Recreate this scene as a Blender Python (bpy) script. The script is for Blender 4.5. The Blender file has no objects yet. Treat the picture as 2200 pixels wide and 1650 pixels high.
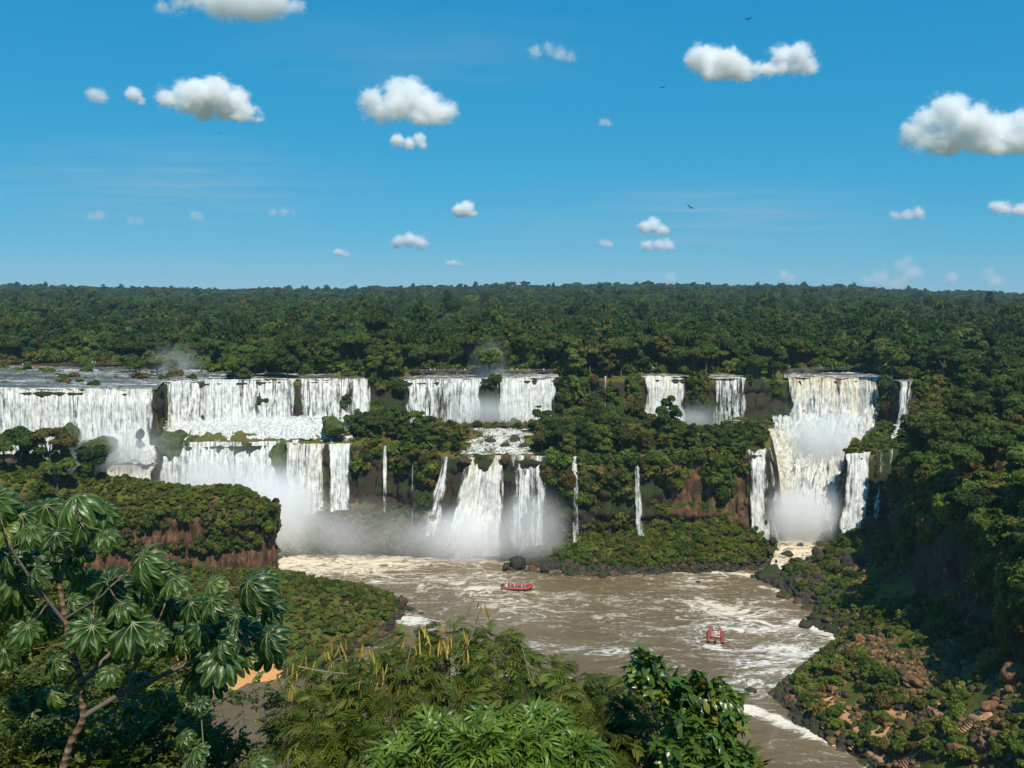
import bpy, math, random
import numpy as np
from mathutils import Vector, Matrix, Euler

random.seed(7)
RNG = np.random.default_rng(7)
S = bpy.context.scene
COL = S.collection
R = math.radians

# ------------------------------------------------------------------ camera
F, CAMZ, HOR = 1905.0, 80.0, 640.0          # focal length in photo pixels, eye height above the river, horizon row
cam_data = bpy.data.cameras.new("camera")
cam = bpy.data.objects.new("camera", cam_data)
COL.objects.link(cam)
S.camera = cam
cam.location = (0, 0, CAMZ)
cam.rotation_euler = (R(90), 0, 0)
cam_data.sensor_width = 36
cam_data.lens = F / 2200 * 36
cam_data.shift_y = -(825 - HOR) / 2200
cam_data.clip_start = 0.1
cam_data.clip_end = 120000

# ------------------------------------------------------------------ sky, sun, exposure
TO_SUN = Vector((0.21, -0.60, 0.92)).normalized()
SUN_EL = math.asin(TO_SUN.z)
SUN_AZ = math.atan2(TO_SUN.x, TO_SUN.y)
world = bpy.data.worlds.new("World")
S.world = world
world.use_nodes = True
wn, wl = world.node_tree.nodes, world.node_tree.links
bg = wn["Background"]
sky = wn.new("ShaderNodeTexSky")
sky.sky_type = 'NISHITA'
sky.sun_disc = False
sky.sun_elevation = SUN_EL
sky.sun_rotation = SUN_AZ
sky.altitude = 0
sky.air_density = 1.0
sky.dust_density = 0.0
sky.ozone_density = 10.0
# one colour grade over the whole sky: deeper and more saturated blue, as the photograph renders it
w_sep = wn.new("ShaderNodeSeparateColor"); w_com = wn.new("ShaderNodeCombineColor")
wl.new(sky.outputs[0], w_sep.inputs[0])
for ch, (gain, power) in enumerate(((0.44, 1.35), (0.53, 0.45), (0.68, 0.30))):
    m0 = wn.new("ShaderNodeMath"); m0.operation = 'MULTIPLY'; m0.inputs[1].default_value = 0.1
    m1 = wn.new("ShaderNodeMath"); m1.operation = 'POWER'; m1.inputs[1].default_value = power
    m2 = wn.new("ShaderNodeMath"); m2.operation = 'MULTIPLY'; m2.inputs[1].default_value = gain * 10
    wl.new(w_sep.outputs[ch], m0.inputs[0]); wl.new(m0.outputs[0], m1.inputs[0]); wl.new(m1.outputs[0], m2.inputs[0]); wl.new(m2.outputs[0], w_com.inputs[ch])
wl.new(w_com.outputs[0], bg.inputs[0])
bg.inputs[1].default_value = 0.1

sun_data = bpy.data.lights.new("sun", 'SUN')
sun_data.energy = 4.6
sun_data.angle = R(0.53)
sun_data.color = (1.0, 0.94, 0.82)
sun = bpy.data.objects.new("sun", sun_data)
COL.objects.link(sun)
sun.rotation_euler = (-TO_SUN).to_track_quat('-Z', 'Y').to_euler()
sun.location = (100, -60, 260)

S.view_settings.view_transform = 'Standard'
S.view_settings.look = 'None'
S.view_settings.exposure = 0.12
S.view_settings.gamma = 1.0
S.view_settings.use_curve_mapping = False
S.cycles.max_bounces = 16
S.cycles.diffuse_bounces = 3
S.cycles.glossy_bounces = 2
S.cycles.transmission_bounces = 3
S.cycles.transparent_max_bounces = 16
S.cycles.volume_bounces = 14
S.cycles.volume_step_rate = 1.0
S.cycles.volume_max_steps = 128
S.cycles.use_denoising = True
S.cycles.sample_clamp_indirect = 6.0
S.cycles.caustics_reflective = False
S.cycles.caustics_refractive = False

# ------------------------------------------------------------------ helpers
def at(px, py, Y):
    return Vector(((px - 1100) / F * Y, Y, CAMZ - (py - HOR) / F * Y))

def on(px, py, z=0.0):
    return at(px, py, (CAMZ - z) * F / (py - HOR))

def hash01(ix, iy, iz, seed):
    h = (ix.astype(np.int64) * 374761393 + iy.astype(np.int64) * 668265263 + iz.astype(np.int64) * 2147483647 + seed * 974634533) & 0xFFFFFFFF
    h = ((h ^ (h >> 13)) * 1274126177) & 0xFFFFFFFF
    h = ((h ^ (h >> 16)) * 2246822519) & 0xFFFFFFFF
    return ((h ^ (h >> 15)) & 0xFFFFFF) / float(0xFFFFFF)

def vnoise(x, y, z, seed=0):
    """smooth value noise in -1..1"""
    x, y, z = np.broadcast_arrays(np.asarray(x, float), np.asarray(y, float), np.asarray(z, float))
    x0, y0, z0 = np.floor(x), np.floor(y), np.floor(z)
    fx, fy, fz = x - x0, y - y0, z - z0
    fx = fx * fx * (3 - 2 * fx); fy = fy * fy * (3 - 2 * fy); fz = fz * fz * (3 - 2 * fz)
    r = 0
    for dx in (0, 1):
        for dy in (0, 1):
            for dz in (0, 1):
                w = (fx if dx else 1 - fx) * (fy if dy else 1 - fy) * (fz if dz else 1 - fz)
                r = r + w * hash01(x0 + dx, y0 + dy, z0 + dz, seed)
    return r * 2 - 1

def fbm(x, y, z=0.0, octv=4, seed=0, gain=0.5):
    a, r, f = 1.0, 0, 1.0
    for o in range(octv):
        r = r + a * vnoise(np.asarray(x) * f + o * 17.3, np.asarray(y) * f - o * 9.1, np.asarray(z) * f + o * 5.7, seed + o)
        a *= gain; f *= 2.03
    return r

def sstep(a, b, x):
    t = np.clip((x - a) / (b - a), 0, 1)
    return t * t * (3 - 2 * t)

def mesh_np(name, verts, faces, mat=None, smooth=False):
    """mesh from arrays; faces is (n,3) or (n,4)"""
    verts = np.asarray(verts, np.float32).reshape(-1, 3)
    faces = np.asarray(faces, np.int32)
    me = bpy.data.meshes.new(name)
    n, k = faces.shape
    me.vertices.add(len(verts)); me.vertices.foreach_set("co", verts.ravel())
    me.loops.add(n * k); me.loops.foreach_set("vertex_index", faces.ravel())
    me.polygons.add(n)
    me.polygons.foreach_set("loop_start", np.arange(0, n * k, k, dtype=np.int32))
    me.polygons.foreach_set("loop_total", np.full(n, k, np.int32))
    if smooth:
        me.polygons.foreach_set("use_smooth", np.ones(n, bool))
    me.update(calc_edges=True)
    me.validate()
    if mat is not None:
        for m in (mat if isinstance(mat, (list, tuple)) else [mat]):
            me.materials.append(m)
    return me

def fattr(me, name, arr, kind='FLOAT'):
    a = me.attributes.new(name, kind, 'POINT')
    a.data.foreach_set("value" if kind in ('FLOAT', 'INT') else "vector", np.asarray(arr).ravel())

def grid_faces(nu, nv):
    """quads of a grid whose vertex index is i*nv + j"""
    i, j = np.meshgrid(np.arange(nu - 1), np.arange(nv - 1), indexing='ij')
    a = (i * nv + j).ravel()
    return np.stack([a, a + nv, a + nv + 1, a + 1], 1)

def obj(name, data, parent=None, loc=None, rot=None, scale=None):
    o = bpy.data.objects.new(name, data)
    COL.objects.link(o)
    if parent is not None:
        o.parent = parent
    if loc is not None: o.location = loc
    if rot is not None: o.rotation_euler = rot
    if scale is not None: o.scale = (scale,) * 3 if isinstance(scale, (int, float)) else scale
    return o

def tag(o, label=None, cat=None, group=None, kind=None):
    if label: o["label"] = label
    if cat: o["category"] = cat
    if group: o["group"] = group
    if kind: o["kind"] = kind
    return o

def empty(name, loc, rz=0.0):
    return obj(name, None, loc=loc, rot=(0, 0, rz))

def tube_np(pts, radii, sides=6):
    """tapered tube along a polyline -> verts, quads"""
    pts = [Vector(p) for p in pts]
    V, Q = [], []
    n = len(pts)
    up = Vector((0.13, 0.31, 0.94)).normalized()
    for i, p in enumerate(pts):
        t = (pts[min(i + 1, n - 1)] - pts[max(i - 1, 0)]).normalized()
        a = t.cross(up)
        if a.length < 1e-3: a = t.cross(Vector((1, 0, 0)))
        a.normalize(); b = t.cross(a).normalized()
        for s in range(sides):
            th = 2 * math.pi * s / sides
            V.append(p + (a * math.cos(th) + b * math.sin(th)) * radii[i])
    for i in range(n - 1):
        for s in range(sides):
            s2 = (s + 1) % sides
            Q.append((i * sides + s, i * sides + s2, (i + 1) * sides + s2, (i + 1) * sides + s))
    return np.array([tuple(v) for v in V]), np.array(Q)

def joined(parts):
    """concatenate (verts, quads) pairs"""
    V, Q, o = [], [], 0
    for v, q in parts:
        V.append(np.asarray(v, float).reshape(-1, 3)); Q.append(np.asarray(q) + o); o += len(V[-1])
    return np.concatenate(V), np.concatenate(Q)

def box_np(c, s):
    c = np.array(c, float); s = np.array(s, float) / 2
    v = np.array([[x, y, z] for x in (-1, 1) for y in (-1, 1) for z in (-1, 1)]) * s + c
    q = np.array([[0, 1, 3, 2], [4, 6, 7, 5], [0, 4, 5, 1], [2, 3, 7, 6], [0, 2, 6, 4], [1, 5, 7, 3]])
    return v, q

# ------------------------------------------------------------------ materials
class NT:
    """short-hand for building a node tree"""
    def __init__(self, name):
        self.m = bpy.data.materials.new(name); self.m.use_nodes = True
        self.t = self.m.node_tree; self.n = self.t.nodes; self.l = self.t.links
        self.n.clear()
        self.out = self.n.new("ShaderNodeOutputMaterial")
    def node(self, typ, ins=None, **kw):
        nd = self.n.new(typ)
        for k, v in kw.items(): setattr(nd, k, v)
        for k, v in (ins or {}).items(): self.set(nd.inputs[k], v)
        return nd
    def set(self, sock, v):
        if isinstance(v, bpy.types.NodeSocket): self.l.new(v, sock)
        elif isinstance(v, bpy.types.Node): self.l.new(v.outputs[0], sock)
        else:
            if isinstance(v, (tuple, list)) and len(v) == 3 and sock.type == 'RGBA': v = (*v, 1)
            sock.default_value = v
    def math(self, op, a, b=None, c=None, clamp=False):
        nd = self.n.new("ShaderNodeMath"); nd.operation = op; nd.use_clamp = clamp
        for i, v in enumerate((a, b, c)):
            if v is not None: self.set(nd.inputs[i], v)
        return nd.outputs[0]
    def ramp(self, v, a, b, c=0.0, d=1.0, smooth=True):
        nd = self.n.new("ShaderNodeMapRange")
        nd.interpolation_type = 'SMOOTHSTEP' if smooth else 'LINEAR'
        for i, x in enumerate((v, a, b, c, d)): self.set(nd.inputs[i], x)
        return nd.outputs[0]
    def noise(self, vec, scale, detail=4, rough=0.55, dist=0.0, out=0):
        nd = self.node("ShaderNodeTexNoise", {"Scale": scale, "Detail": detail, "Roughness": rough, "Distortion": dist})
        if vec is not None: self.set(nd.inputs["Vector"], vec)
        return nd.outputs[out]
    def mapping(self, vec, scale=(1, 1, 1), rot=(0, 0, 0), loc=(0, 0, 0)):
        nd = self.node("ShaderNodeMapping", {"Scale": scale, "Rotation": rot, "Location": loc})
        self.set(nd.inputs["Vector"], vec)
        return nd.outputs[0]
    def mix(self, f, a, b, blend='MIX'):
        nd = self.n.new("ShaderNodeMix"); nd.data_type = 'RGBA'; nd.blend_type = blend
        self.set(nd.inputs[0], f); self.set(nd.inputs[6], a); self.set(nd.inputs[7], b)
        return nd.outputs[2]
    def geo(self, o="Position"):
        return self.node("ShaderNodeNewGeometry").outputs[o]
    def attr(self, name, o="Fac"):
        return self.node("ShaderNodeAttribute", attribute_name=name).outputs[o]
    def bump(self, h, strength=0.5, dist=0.1):
        return self.node("ShaderNodeBump", {"Height": h, "Strength": strength, "Distance": dist}).outputs[0]
    def bsdf(self, **kw):
        nd = self.n.new("ShaderNodeBsdfPrincipled")
        for k, v in kw.items(): self.set(nd.inputs[k.replace("_", " ")], v)
        return nd.outputs[0]
    def surface(self, s): self.l.new(s, self.out.inputs[0]); return self.m
    def volume(self, s): self.l.new(s, self.out.inputs[1]); return self.m
    def mixs(self, f, a, b):
        nd = self.n.new("ShaderNodeMixShader")
        self.set(nd.inputs[0], f); self.l.new(a, nd.inputs[1]); self.l.new(b, nd.inputs[2])
        return nd.outputs[0]

def leaf_mat(name, dark, light, trans=0.3, rough=0.5, spec=0.3, hue=0.035, patch=0.0, yellow=None):
    """foliage: colour varies per plant and per clump; leaves let some light through"""
    t = NT(name)
    rnd = t.node("ShaderNodeObjectInfo").outputs["Random"]
    pos = t.node("ShaderNodeTexCoord").outputs["Object"]
    n = t.noise(pos, 1.3, 3, 0.6)
    f = t.math('ADD', t.math('MULTIPLY', rnd, 0.55), t.math('MULTIPLY', n, 0.75))
    f = t.math('SUBTRACT', f, 0.15, clamp=True)
    c = t.mix(f, dark, light)
    if yellow:
        rr = t.ramp(t.math('FRACT', t.math('MULTIPLY', rnd, 7.31)), 0.72, 0.95, 0, 0.8)
        c = t.mix(rr, c, yellow)
    hs = t.node("ShaderNodeHueSaturation", {"Hue": t.math('ADD', 0.5 - hue / 2, t.math('MULTIPLY', t.math('FRACT', t.math('MULTIPLY', rnd, 13.7)), hue)),
                                             "Saturation": 1.0, "Value": t.math('ADD', 0.62, t.math('MULTIPLY', t.math('FRACT', t.math('MULTIPLY', rnd, 5.3)), 0.76)), "Color": c})
    c = hs.outputs[0]
    b = t.bsdf(Base_Color=c, Roughness=rough, Specular_IOR_Level=spec)
    tr = t.node("ShaderNodeBsdfTranslucent", {"Color": t.mix(1.0, c, (1.5, 1.5, 0.55), 'MULTIPLY')}).outputs[0]
    return t.surface(t.mixs(trans, b, tr))

def plain(name, col, rough=0.7, spec=0.3, var=0.25, scale=3.0, metal=0.0):
    t = NT(name)
    p = t.node("ShaderNodeTexCoord").outputs["Object"]
    n = t.noise(p, scale, 4)
    c = t.mix(t.math('MULTIPLY', n, var * 2), tuple(x * (1 + var * 0.6) for x in col), tuple(x * (1 - var) for x in col))
    return t.surface(t.bsdf(Base_Color=c, Roughness=rough, Specular_IOR_Level=spec, Metallic=metal))

def rock_mat(name, a, b, moss, mossy=0.5, stretch=0.25, scale=0.5):
    t = NT(name)
    pos = t.geo()
    sp = t.mapping(pos, (1, 1, stretch))
    n1 = t.noise(sp, scale, 8, 0.65, 0.4)
    n2 = t.noise(sp, scale * 5, 5, 0.6)
    c = t.mix(t.ramp(n1, 0.35, 0.68), a, b)
    c = t.mix(t.math('MULTIPLY', t.ramp(n2, 0.45, 0.7), 0.65), c, tuple(x * 0.45 for x in a))
    up = t.node("ShaderNodeSeparateXYZ", {0: t.geo("Normal")}).outputs[2]
    n3 = t.noise(pos, 0.22, 6, 0.6)
    mm = t.math('ADD', t.math('MULTIPLY', up, 0.45), n3)
    mask = t.ramp(mm, 0.95 - mossy * 0.6, 1.08 - mossy * 0.6)
    gcol = t.mix(t.noise(pos, 0.9, 4), tuple(x * 0.55 for x in moss), moss)
    c = t.mix(mask, c, gcol)
    h = t.math('ADD', t.math('MULTIPLY', n1, 1.0), t.math('MULTIPLY', n2, 0.35))
    nb = t.bump(h, 0.9, 0.6)
    return t.surface(t.bsdf(Base_Color=c, Roughness=0.85, Specular_IOR_Level=0.25, Normal=nb))

M = {}
M['cliff_dark'] = rock_mat("dark_basalt", (0.013, 0.012, 0.011), (0.070, 0.044, 0.030), (0.035, 0.05, 0.012), 0.62, 0.10, 1.1)
M['cliff_red'] = rock_mat("red_brown_basalt", (0.06, 0.03, 0.018), (0.25, 0.125, 0.06), (0.06, 0.075, 0.018), 0.42, 0.12, 0.9)
M['rock_wet'] = rock_mat("wet_black_rock", (0.035, 0.03, 0.028), (0.085, 0.07, 0.058), (0.05, 0.065, 0.02), 0.32, 0.8, 1.2)
M['rock_orange'] = rock_mat("orange_rock", (0.20, 0.095, 0.042), (0.40, 0.21, 0.095), (0.07, 0.08, 0.02), 0.12, 0.8, 1.6)
M['rock_brown'] = rock_mat("brown_rock", (0.085, 0.05, 0.032), (0.19, 0.11, 0.065), (0.06, 0.07, 0.02), 0.3, 0.8, 1.4)

def ground_mat():
    t = NT("ground_soil_and_grass")
    pos = t.geo()
    n1 = t.noise(pos, 0.18, 6, 0.6)
    n2 = t.noise(pos, 2.2, 7, 0.7)
    grass = t.mix(n2, (0.03, 0.045, 0.008), (0.17, 0.175, 0.026))
    soil = t.mix(n2, (0.07, 0.036, 0.018), (0.27, 0.13, 0.055))
    c = t.mix(t.ramp(n1, 0.5, 0.66), grass, soil)
    up = t.node("ShaderNodeSeparateXYZ", {0: t.geo("Normal")}).outputs[2]
    rock = t.mix(n2, (0.022, 0.018, 0.015), (0.075, 0.05, 0.036))
    c = t.mix(t.ramp(up, 0.75, 0.45), c, rock)
    z = t.node("ShaderNodeSeparateXYZ", {0: pos}).outputs[2]
    wet = t.mix(n2, (0.018, 0.015, 0.013), (0.06, 0.045, 0.034))
    c = t.mix(t.ramp(t.math('ADD', z, t.math('MULTIPLY', n1, 2.0)), 2.6, 1.4), c, wet)
    return t.surface(t.bsdf(Base_Color=c, Roughness=0.9, Specular_IOR_Level=0.2, Normal=t.bump(n2, 0.8, 0.5)))
M['ground'] = ground_mat()
# ------------------------------------------------------------------ terrain: the gorge
# profile of the far wall, by bearing: shore, lower cliff foot/top, upper cliff foot/top
_W = np.array([
 # px    Y0   Y1  z1    Y2  z2    Y3   z3    Y4   z4    Yb
 (-700, 262, 279, 3.0, 283, 26.0, 286, 31.0, 292, 50.0, 388),
 (0,    268, 282, 3.0, 285, 26.0, 288, 31.0, 293, 50.0, 388),
 (230,  268, 282, 3.0, 285, 26.0, 289, 29.0, 296, 49.3, 388),
 (335,  268, 284, 3.0, 287, 26.0, 291, 29.0, 297, 49.1, 386),
 (350,  270, 288, 3.0, 296, 31.5, 310, 35.5, 317, 49.8, 384),
 (440,  271, 289, 3.0, 296, 31.8, 312, 36.0, 319, 50.0, 362),
 (600,  272, 290, 4.0, 296, 32.0, 315, 36.0, 322, 50.4, 348),
 (640,  276, 289, 11., 296, 31.2, 316, 36.0, 323, 50.3, 345),
 (760,  277, 289, 13., 296, 31.0, 317, 36.0, 325, 50.1, 338),
 (800,  276, 288, 12., 295, 30.8, 318, 36.0, 325, 50.1, 331),
 (860,  275, 287, 9.0, 293, 30.5, 322, 35.0, 328, 49.5, 340),
 (920,  273, 279, 2.0, 285, 29.5, 325, 34.6, 330, 49.3, 352),
 (1080, 271, 276, 1.0, 283, 29.5, 326, 34.6, 331, 49.8, 352),
 (1180, 262, 274, 3.0, 281, 29.5, 327, 34.6, 332, 50.0, 352),
 (1240, 259, 270, 6.5, 276, 30.0, 328, 34.0, 333, 50.0, 336),
 (1370, 258, 270, 8.2, 275, 31.0, 329, 33.2, 335, 50.0, 340),
 (1400, 258, 270, 8.6, 275, 31.0, 329, 33.0, 335, 50.1, 352),
 (1500, 258, 270, 11., 275, 32.0, 330, 32.8, 335, 50.0, 340),
 (1550, 259, 270, 13., 275, 32.0, 330, 32.5, 335, 49.4, 352),
 (1625, 262, 273, 10., 278, 32.0, 331, 33.0, 336, 49.4, 342),
 (1655, 266, 277, 5.0, 281, 32.0, 333, 33.5, 339, 49.2, 345),
 (1690, 262, 284, 5.0, 288, 8.0, 332, 32.0, 340, 49.1, 366),
 (1790, 262, 284, 5.0, 288, 8.0, 332, 32.0, 340, 49.1, 366),
 (1815, 250, 272, 10., 281, 30.0, 333, 33.0, 340, 49.1, 366),
 (1880, 245, 270, 12., 280, 31.0, 330, 34.0, 336, 49.5, 360),
 (1905, 245, 270, 13., 280, 32.0, 322, 35.0, 328, 50.0, 340),
 (1940, 245, 270, 14., 280, 32.0, 308, 35.0, 316, 50.0, 330),
 (2900, 245, 270, 14., 280, 32.0, 308, 35.0, 316, 50.0, 320)])
def wall(px):
    """interpolated profile at a bearing, with a natural wobble of the cliff lines"""
    K = [np.interp(px, _W[:, 0], _W[:, k]) for k in range(1, 11)]
    w1 = 1.6 * vnoise(px * 0.021, 3.3, 0, 11) + 0.8 * vnoise(px * 0.06, 1.3, 0, 12)
    w2 = 1.3 * vnoise(px * 0.025, 8.3, 0, 13) + 0.7 * vnoise(px * 0.07, 4.3, 0, 14)
    for k in (1, 3): K[k] = K[k] + w1
    for k in (5, 7): K[k] = K[k] + w2
    return K
_RIDGE = np.array([(-700, 100), (0, 98), (250, 93), (500, 88), (700, 90), (1000, 97), (1400, 100), (1700, 98), (1850, 92), (2000, 84), (2200, 77), (2900, 74)])
def chute_sides(y):
    t = np.clip((np.asarray(y, float) - 284) / 48, 0, 1)
    return 1688 - 32 * t, 1808 + 86 * t ** 0.8
def far_h(x, y):
    px = np.clip(1100 + F * x / np.maximum(y, 1.0), -700, 2900)
    Y0, Y1, z1, Y2, z2, Y3, z3, Y4, z4, Yb = wall(px)
    h = np.full_like(x, -2.0)
    def seg(a, za, b, zb, e=1.0):
        t = np.clip((y - a) / np.maximum(b - a, 0.1), 0, 1) ** e
        return za + (zb - za) * t
    h = np.where(y > Y0 - 4, seg(Y0 - 4, -2, Y0, 0.0), h)
    h = np.where(y > Y0, seg(Y0, 0.0, Y1, z1, 0.75), h)
    h = np.where(y > Y1, seg(Y1, z1, Y2, z2), h)
    h = np.where(y > Y2, seg(Y2, z2, Y3, z3), h)
    h = np.where(y > Y3, seg(Y3, z3, Y4, z4), h)
    h = np.where(y > Y4, z4 - 0.6, h)
    h = np.where(y > Yb, z4 - 0.6 + 1.8 * sstep(0, 4, y - Yb), h)
    tq = np.clip((y - 284) / 48, 0, 1); pa, pb = chute_sides(y)
    ch = (y > 282) & (y < 334) & (px > pa) & (px < pb)
    h = np.where(ch, np.minimum(h, 4.2 + 27.0 * tq + 12 * np.maximum(sstep(pa + 14, pa, px), sstep(pb - 14, pb, px))), h)
    zr = np.interp(px, _RIDGE[:, 0], _RIDGE[:, 1]) + 2.5 * vnoise(px * 0.012, 0.5, 0, 16) + 1.5 * vnoise(px * 0.04, 0.5, 0, 17)
    t = np.clip((y - 390) / (2050 - 390), 0, 1)
    h = np.where(y > 390, z4 + 1.2 + (zr - z4) * (0.25 * t + 0.75 * t ** 1.5), h)
    h = np.where(y > 2050, np.maximum(zr - (y - 2050) * 0.03, 55), h)
    rough = fbm(x * 0.05, y * 0.05, 0, 3, 21)
    land = (y > Y0) & ~((y > Y4) & (y < Yb))
    return np.where(land, h + rough * np.where(y > Y4, 1.2, 0.8), h)

_RS = np.array([(60, 58), (100, 60), (130, 62), (150.9, 61), (157.9, 58), (163.9, 54.6), (170.3, 53.2), (178.7, 53.3), (185.9, 58.6), (195.4, 66.2), (203.2, 73.6),
                (209.3, 78.6), (217.7, 72.6), (226.8, 78.0), (240, 74.3), (254, 73.3), (262, 84), (275, 96), (290, 112), (320, 150), (400, 200)])
_RC = np.array([(60, 84, 24), (100, 84, 24), (143, 83, 21), (162, 86, 17), (193, 92, 14), (225, 100, 12), (255, 110, 13), (275, 124, 14), (318, 146, 20), (400, 200, 30)])
def right_h(x, y):
    xs = np.interp(y, _RS[:, 0], _RS[:, 1]) + 1.0 * vnoise(y * 0.15, 0.7, 0, 31)
    xc = np.interp(y, _RC[:, 0], _RC[:, 1]) + 2.2 * vnoise(y * 0.07, 2.7, 0, 32)
    zf = np.interp(y, _RC[:, 0], _RC[:, 2])
    h = np.full_like(x, -3.0)
    t = np.clip((x - xs) / np.maximum(xc - xs, 1), 0, 1)
    h = np.where(x > xs - 4, -2 + (x - xs + 4) * 0.5, h)
    h = np.where(x > xs, 0.0 + zf * t ** 0.9 + 1.1 * fbm(x * 0.16, y * 0.16, 0, 4, 33) * np.minimum(1, t * 4), h)
    h = np.where(x > xc, zf + (37 - zf) * np.clip((x - xc) / 5, 0, 1), h)
    h = np.where(x > xc + 5, 37 + 14 * sstep(0, 55, x - xc - 5) + fbm(x * 0.05, y * 0.05, 0, 3, 34), h)
    return np.where(y < 330, h, -3.0)

LOW = np.array([(-27.6, 229), (-31, 237), (-45, 246), (-58, 252), (-66, 256), (-71, 262), (-73, 270), (-110, 274), (-330, 276), (-330, 95), (-130, 105), (-95, 128), (-75, 150), (-66, 166),
                (-60.7, 177), (-52, 184), (-42, 190), (-35.8, 200), (-29, 213)], float)
MESA = np.array([(-70.5, 253), (-78, 250.5), (-95, 249), (-110, 247), (-125, 241), (-160, 228), (-330, 210), (-330, 273), (-110, 270), (-78, 268), (-70.5, 262)], float)
def poly_in(x, y, P):
    """signed distance to a polygon, positive inside"""
    d = np.full(x.shape, 1e9); ins = np.zeros(x.shape, bool)
    n = len(P)
    for i in range(n):
        ax, ay = P[i]; bx, by = P[(i + 1) % n]
        ex, ey = bx - ax, by - ay
        t = np.clip(((x - ax) * ex + (y - ay) * ey) / (ex * ex + ey * ey), 0, 1)
        d = np.minimum(d, np.hypot(x - ax - t * ex, y - ay - t * ey))
        c = ((ay > y) != (by > y)) & (x < (bx - ax) * (y - ay) / (by - ay + 1e-12) + ax)
        ins ^= c
    return np.where(ins, d, -d)
def left_h(x, y):
    d = poly_in(x, y, LOW) + 1.2 * vnoise(x * 0.12, y * 0.12, 0, 41)
    flat = np.exp(-(((x + 61) / 14) ** 2 + ((y - 187) / 11) ** 2))
    rise = np.interp(d, [-6, 0, 3, 10, 25, 60], [-2.5, 0.0, 1.5, 3.6, 4.8, 6.0])
    rise = np.where(d > 0, rise * (1 - 0.82 * flat) + 0.6 * fbm(x * 0.15, y * 0.15, 0, 4, 42) * np.clip(d / 3, 0, 1) * (1 - flat), rise)
    m = poly_in(x, y, MESA) + 1.0 * vnoise(x * 0.2, y * 0.2, 0, 43)
    top = 3.5 + np.interp(m, [-0.5, 2.0, 4.5, 10, 30], [0, 15.5, 19.0, 20.8, 22.0]) + np.clip(-x - 98, 0, 80) * 0.13 * sstep(0, 12, m)
    return np.where(m > -0.5, np.maximum(rise, top + 0.8 * fbm(x * 0.12, y * 0.12, 0, 3, 44) * sstep(1, 5, m)), rise)
def near_h(x, y):
    ye = y - 26 * sstep(4, 34, -x) - 10 * sstep(20, 60, x) * (y < 90)
    return np.interp(ye, [-200, -5, 0, 6, 12, 20, 40, 70, 95, 112, 125], [82, 79, 78.3, 75.0, 70.8, 65, 48, 24, 5, -1, -3]) + np.where(y < 110, 0.5 * fbm(x * 0.15, y * 0.15, 0, 3, 51), 0)
def H(x, y):
    x, y = np.broadcast_arrays(np.asarray(x, float), np.asarray(y, float))
    h = far_h(x, y)
    h = np.maximum(h, np.where(x > 20, right_h(x, y), -3))
    h = np.maximum(h, np.where((x < 0) & (y < 280), left_h(x, y), -3))
    return np.maximum(h, np.where(y < 160, near_h(x, y), -3))

def axis(lo, fa, fb, hi, step, g=1.18, mx=260):
    mid = list(np.arange(fa, fb + step / 2, step))
    a, s = [], step
    v = fa
    while v > lo:
        s = min(s * g, mx); v -= s; a.append(v)
    b, s, v = [], step, fb
    while v < hi:
        s = min(s * g, mx); v += s; b.append(v)
    return np.array(a[::-1] + mid + b)
gx = axis(-9000, -190, 190, 9000, 1.0)
gy = axis(-1500, 130, 345, 14000, 1.0)
GX, GY = np.meshgrid(gx, gy, indexing='ij')
GZ = H(GX.ravel(), GY.ravel())
me = mesh_np("ground", np.stack([GX.ravel(), GY.ravel(), GZ], 1), grid_faces(len(gx), len(gy)), M['ground'], True)
tag(obj("ground", me), kind="structure")

# ------------------------------------------------------------------ cliff faces
def curtain(name, bot, top, mat, amp=1.1, seed=0, rows=None, out=0.4):
    """rock face lofted between a foot line and a top line (same number of points), broken into columns and ledges"""
    bot, top = np.asarray(bot, float), np.asarray(top, float)
    hgt = np.mean(top[:, 2] - bot[:, 2])
    nv = rows or max(6, int(hgt / 0.7))
    t = np.linspace(-0.08, 0.985, nv)[None, :, None]
    P = bot[:, None, :] * (1 - t) + top[:, None, :] * t
    d = np.gradient(bot[:, :2], axis=0); d /= np.linalg.norm(d, axis=1)[:, None] + 1e-9
    nrm = np.stack([d[:, 1], -d[:, 0], 0 * d[:, 0]], 1)
    s = np.concatenate([[0], np.cumsum(np.linalg.norm(np.diff(bot, axis=0), axis=1))])
    SS = np.repeat(s[:, None], nv, 1); ZZ = P[:, :, 2]
    colm = np.abs(vnoise(SS * 0.45, ZZ * 0.06, 0, seed + 1)) * 1.4 + np.abs(vnoise(SS * 1.1, ZZ * 0.12, 0, seed + 2)) * 0.6
    ledge = vnoise(SS * 0.07, ZZ * 0.35, 3.0, seed + 3) * 0.7 + fbm(SS * 0.5, ZZ * 0.5, 0, 3, seed + 4) * 0.45
    off = out + amp * (colm * 0.7 - 0.4 + ledge)
    P = P + nrm[:, None, :] * off[:, :, None]
    P[:, -1, :] = P[:, -1, :] - nrm * (off[:, -1] + 1.5)[:, None]
    return tag(obj(name, mesh_np(name, P.reshape(-1, 3), grid_faces(len(bot), nv), mat, False)), kind="structure")

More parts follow.
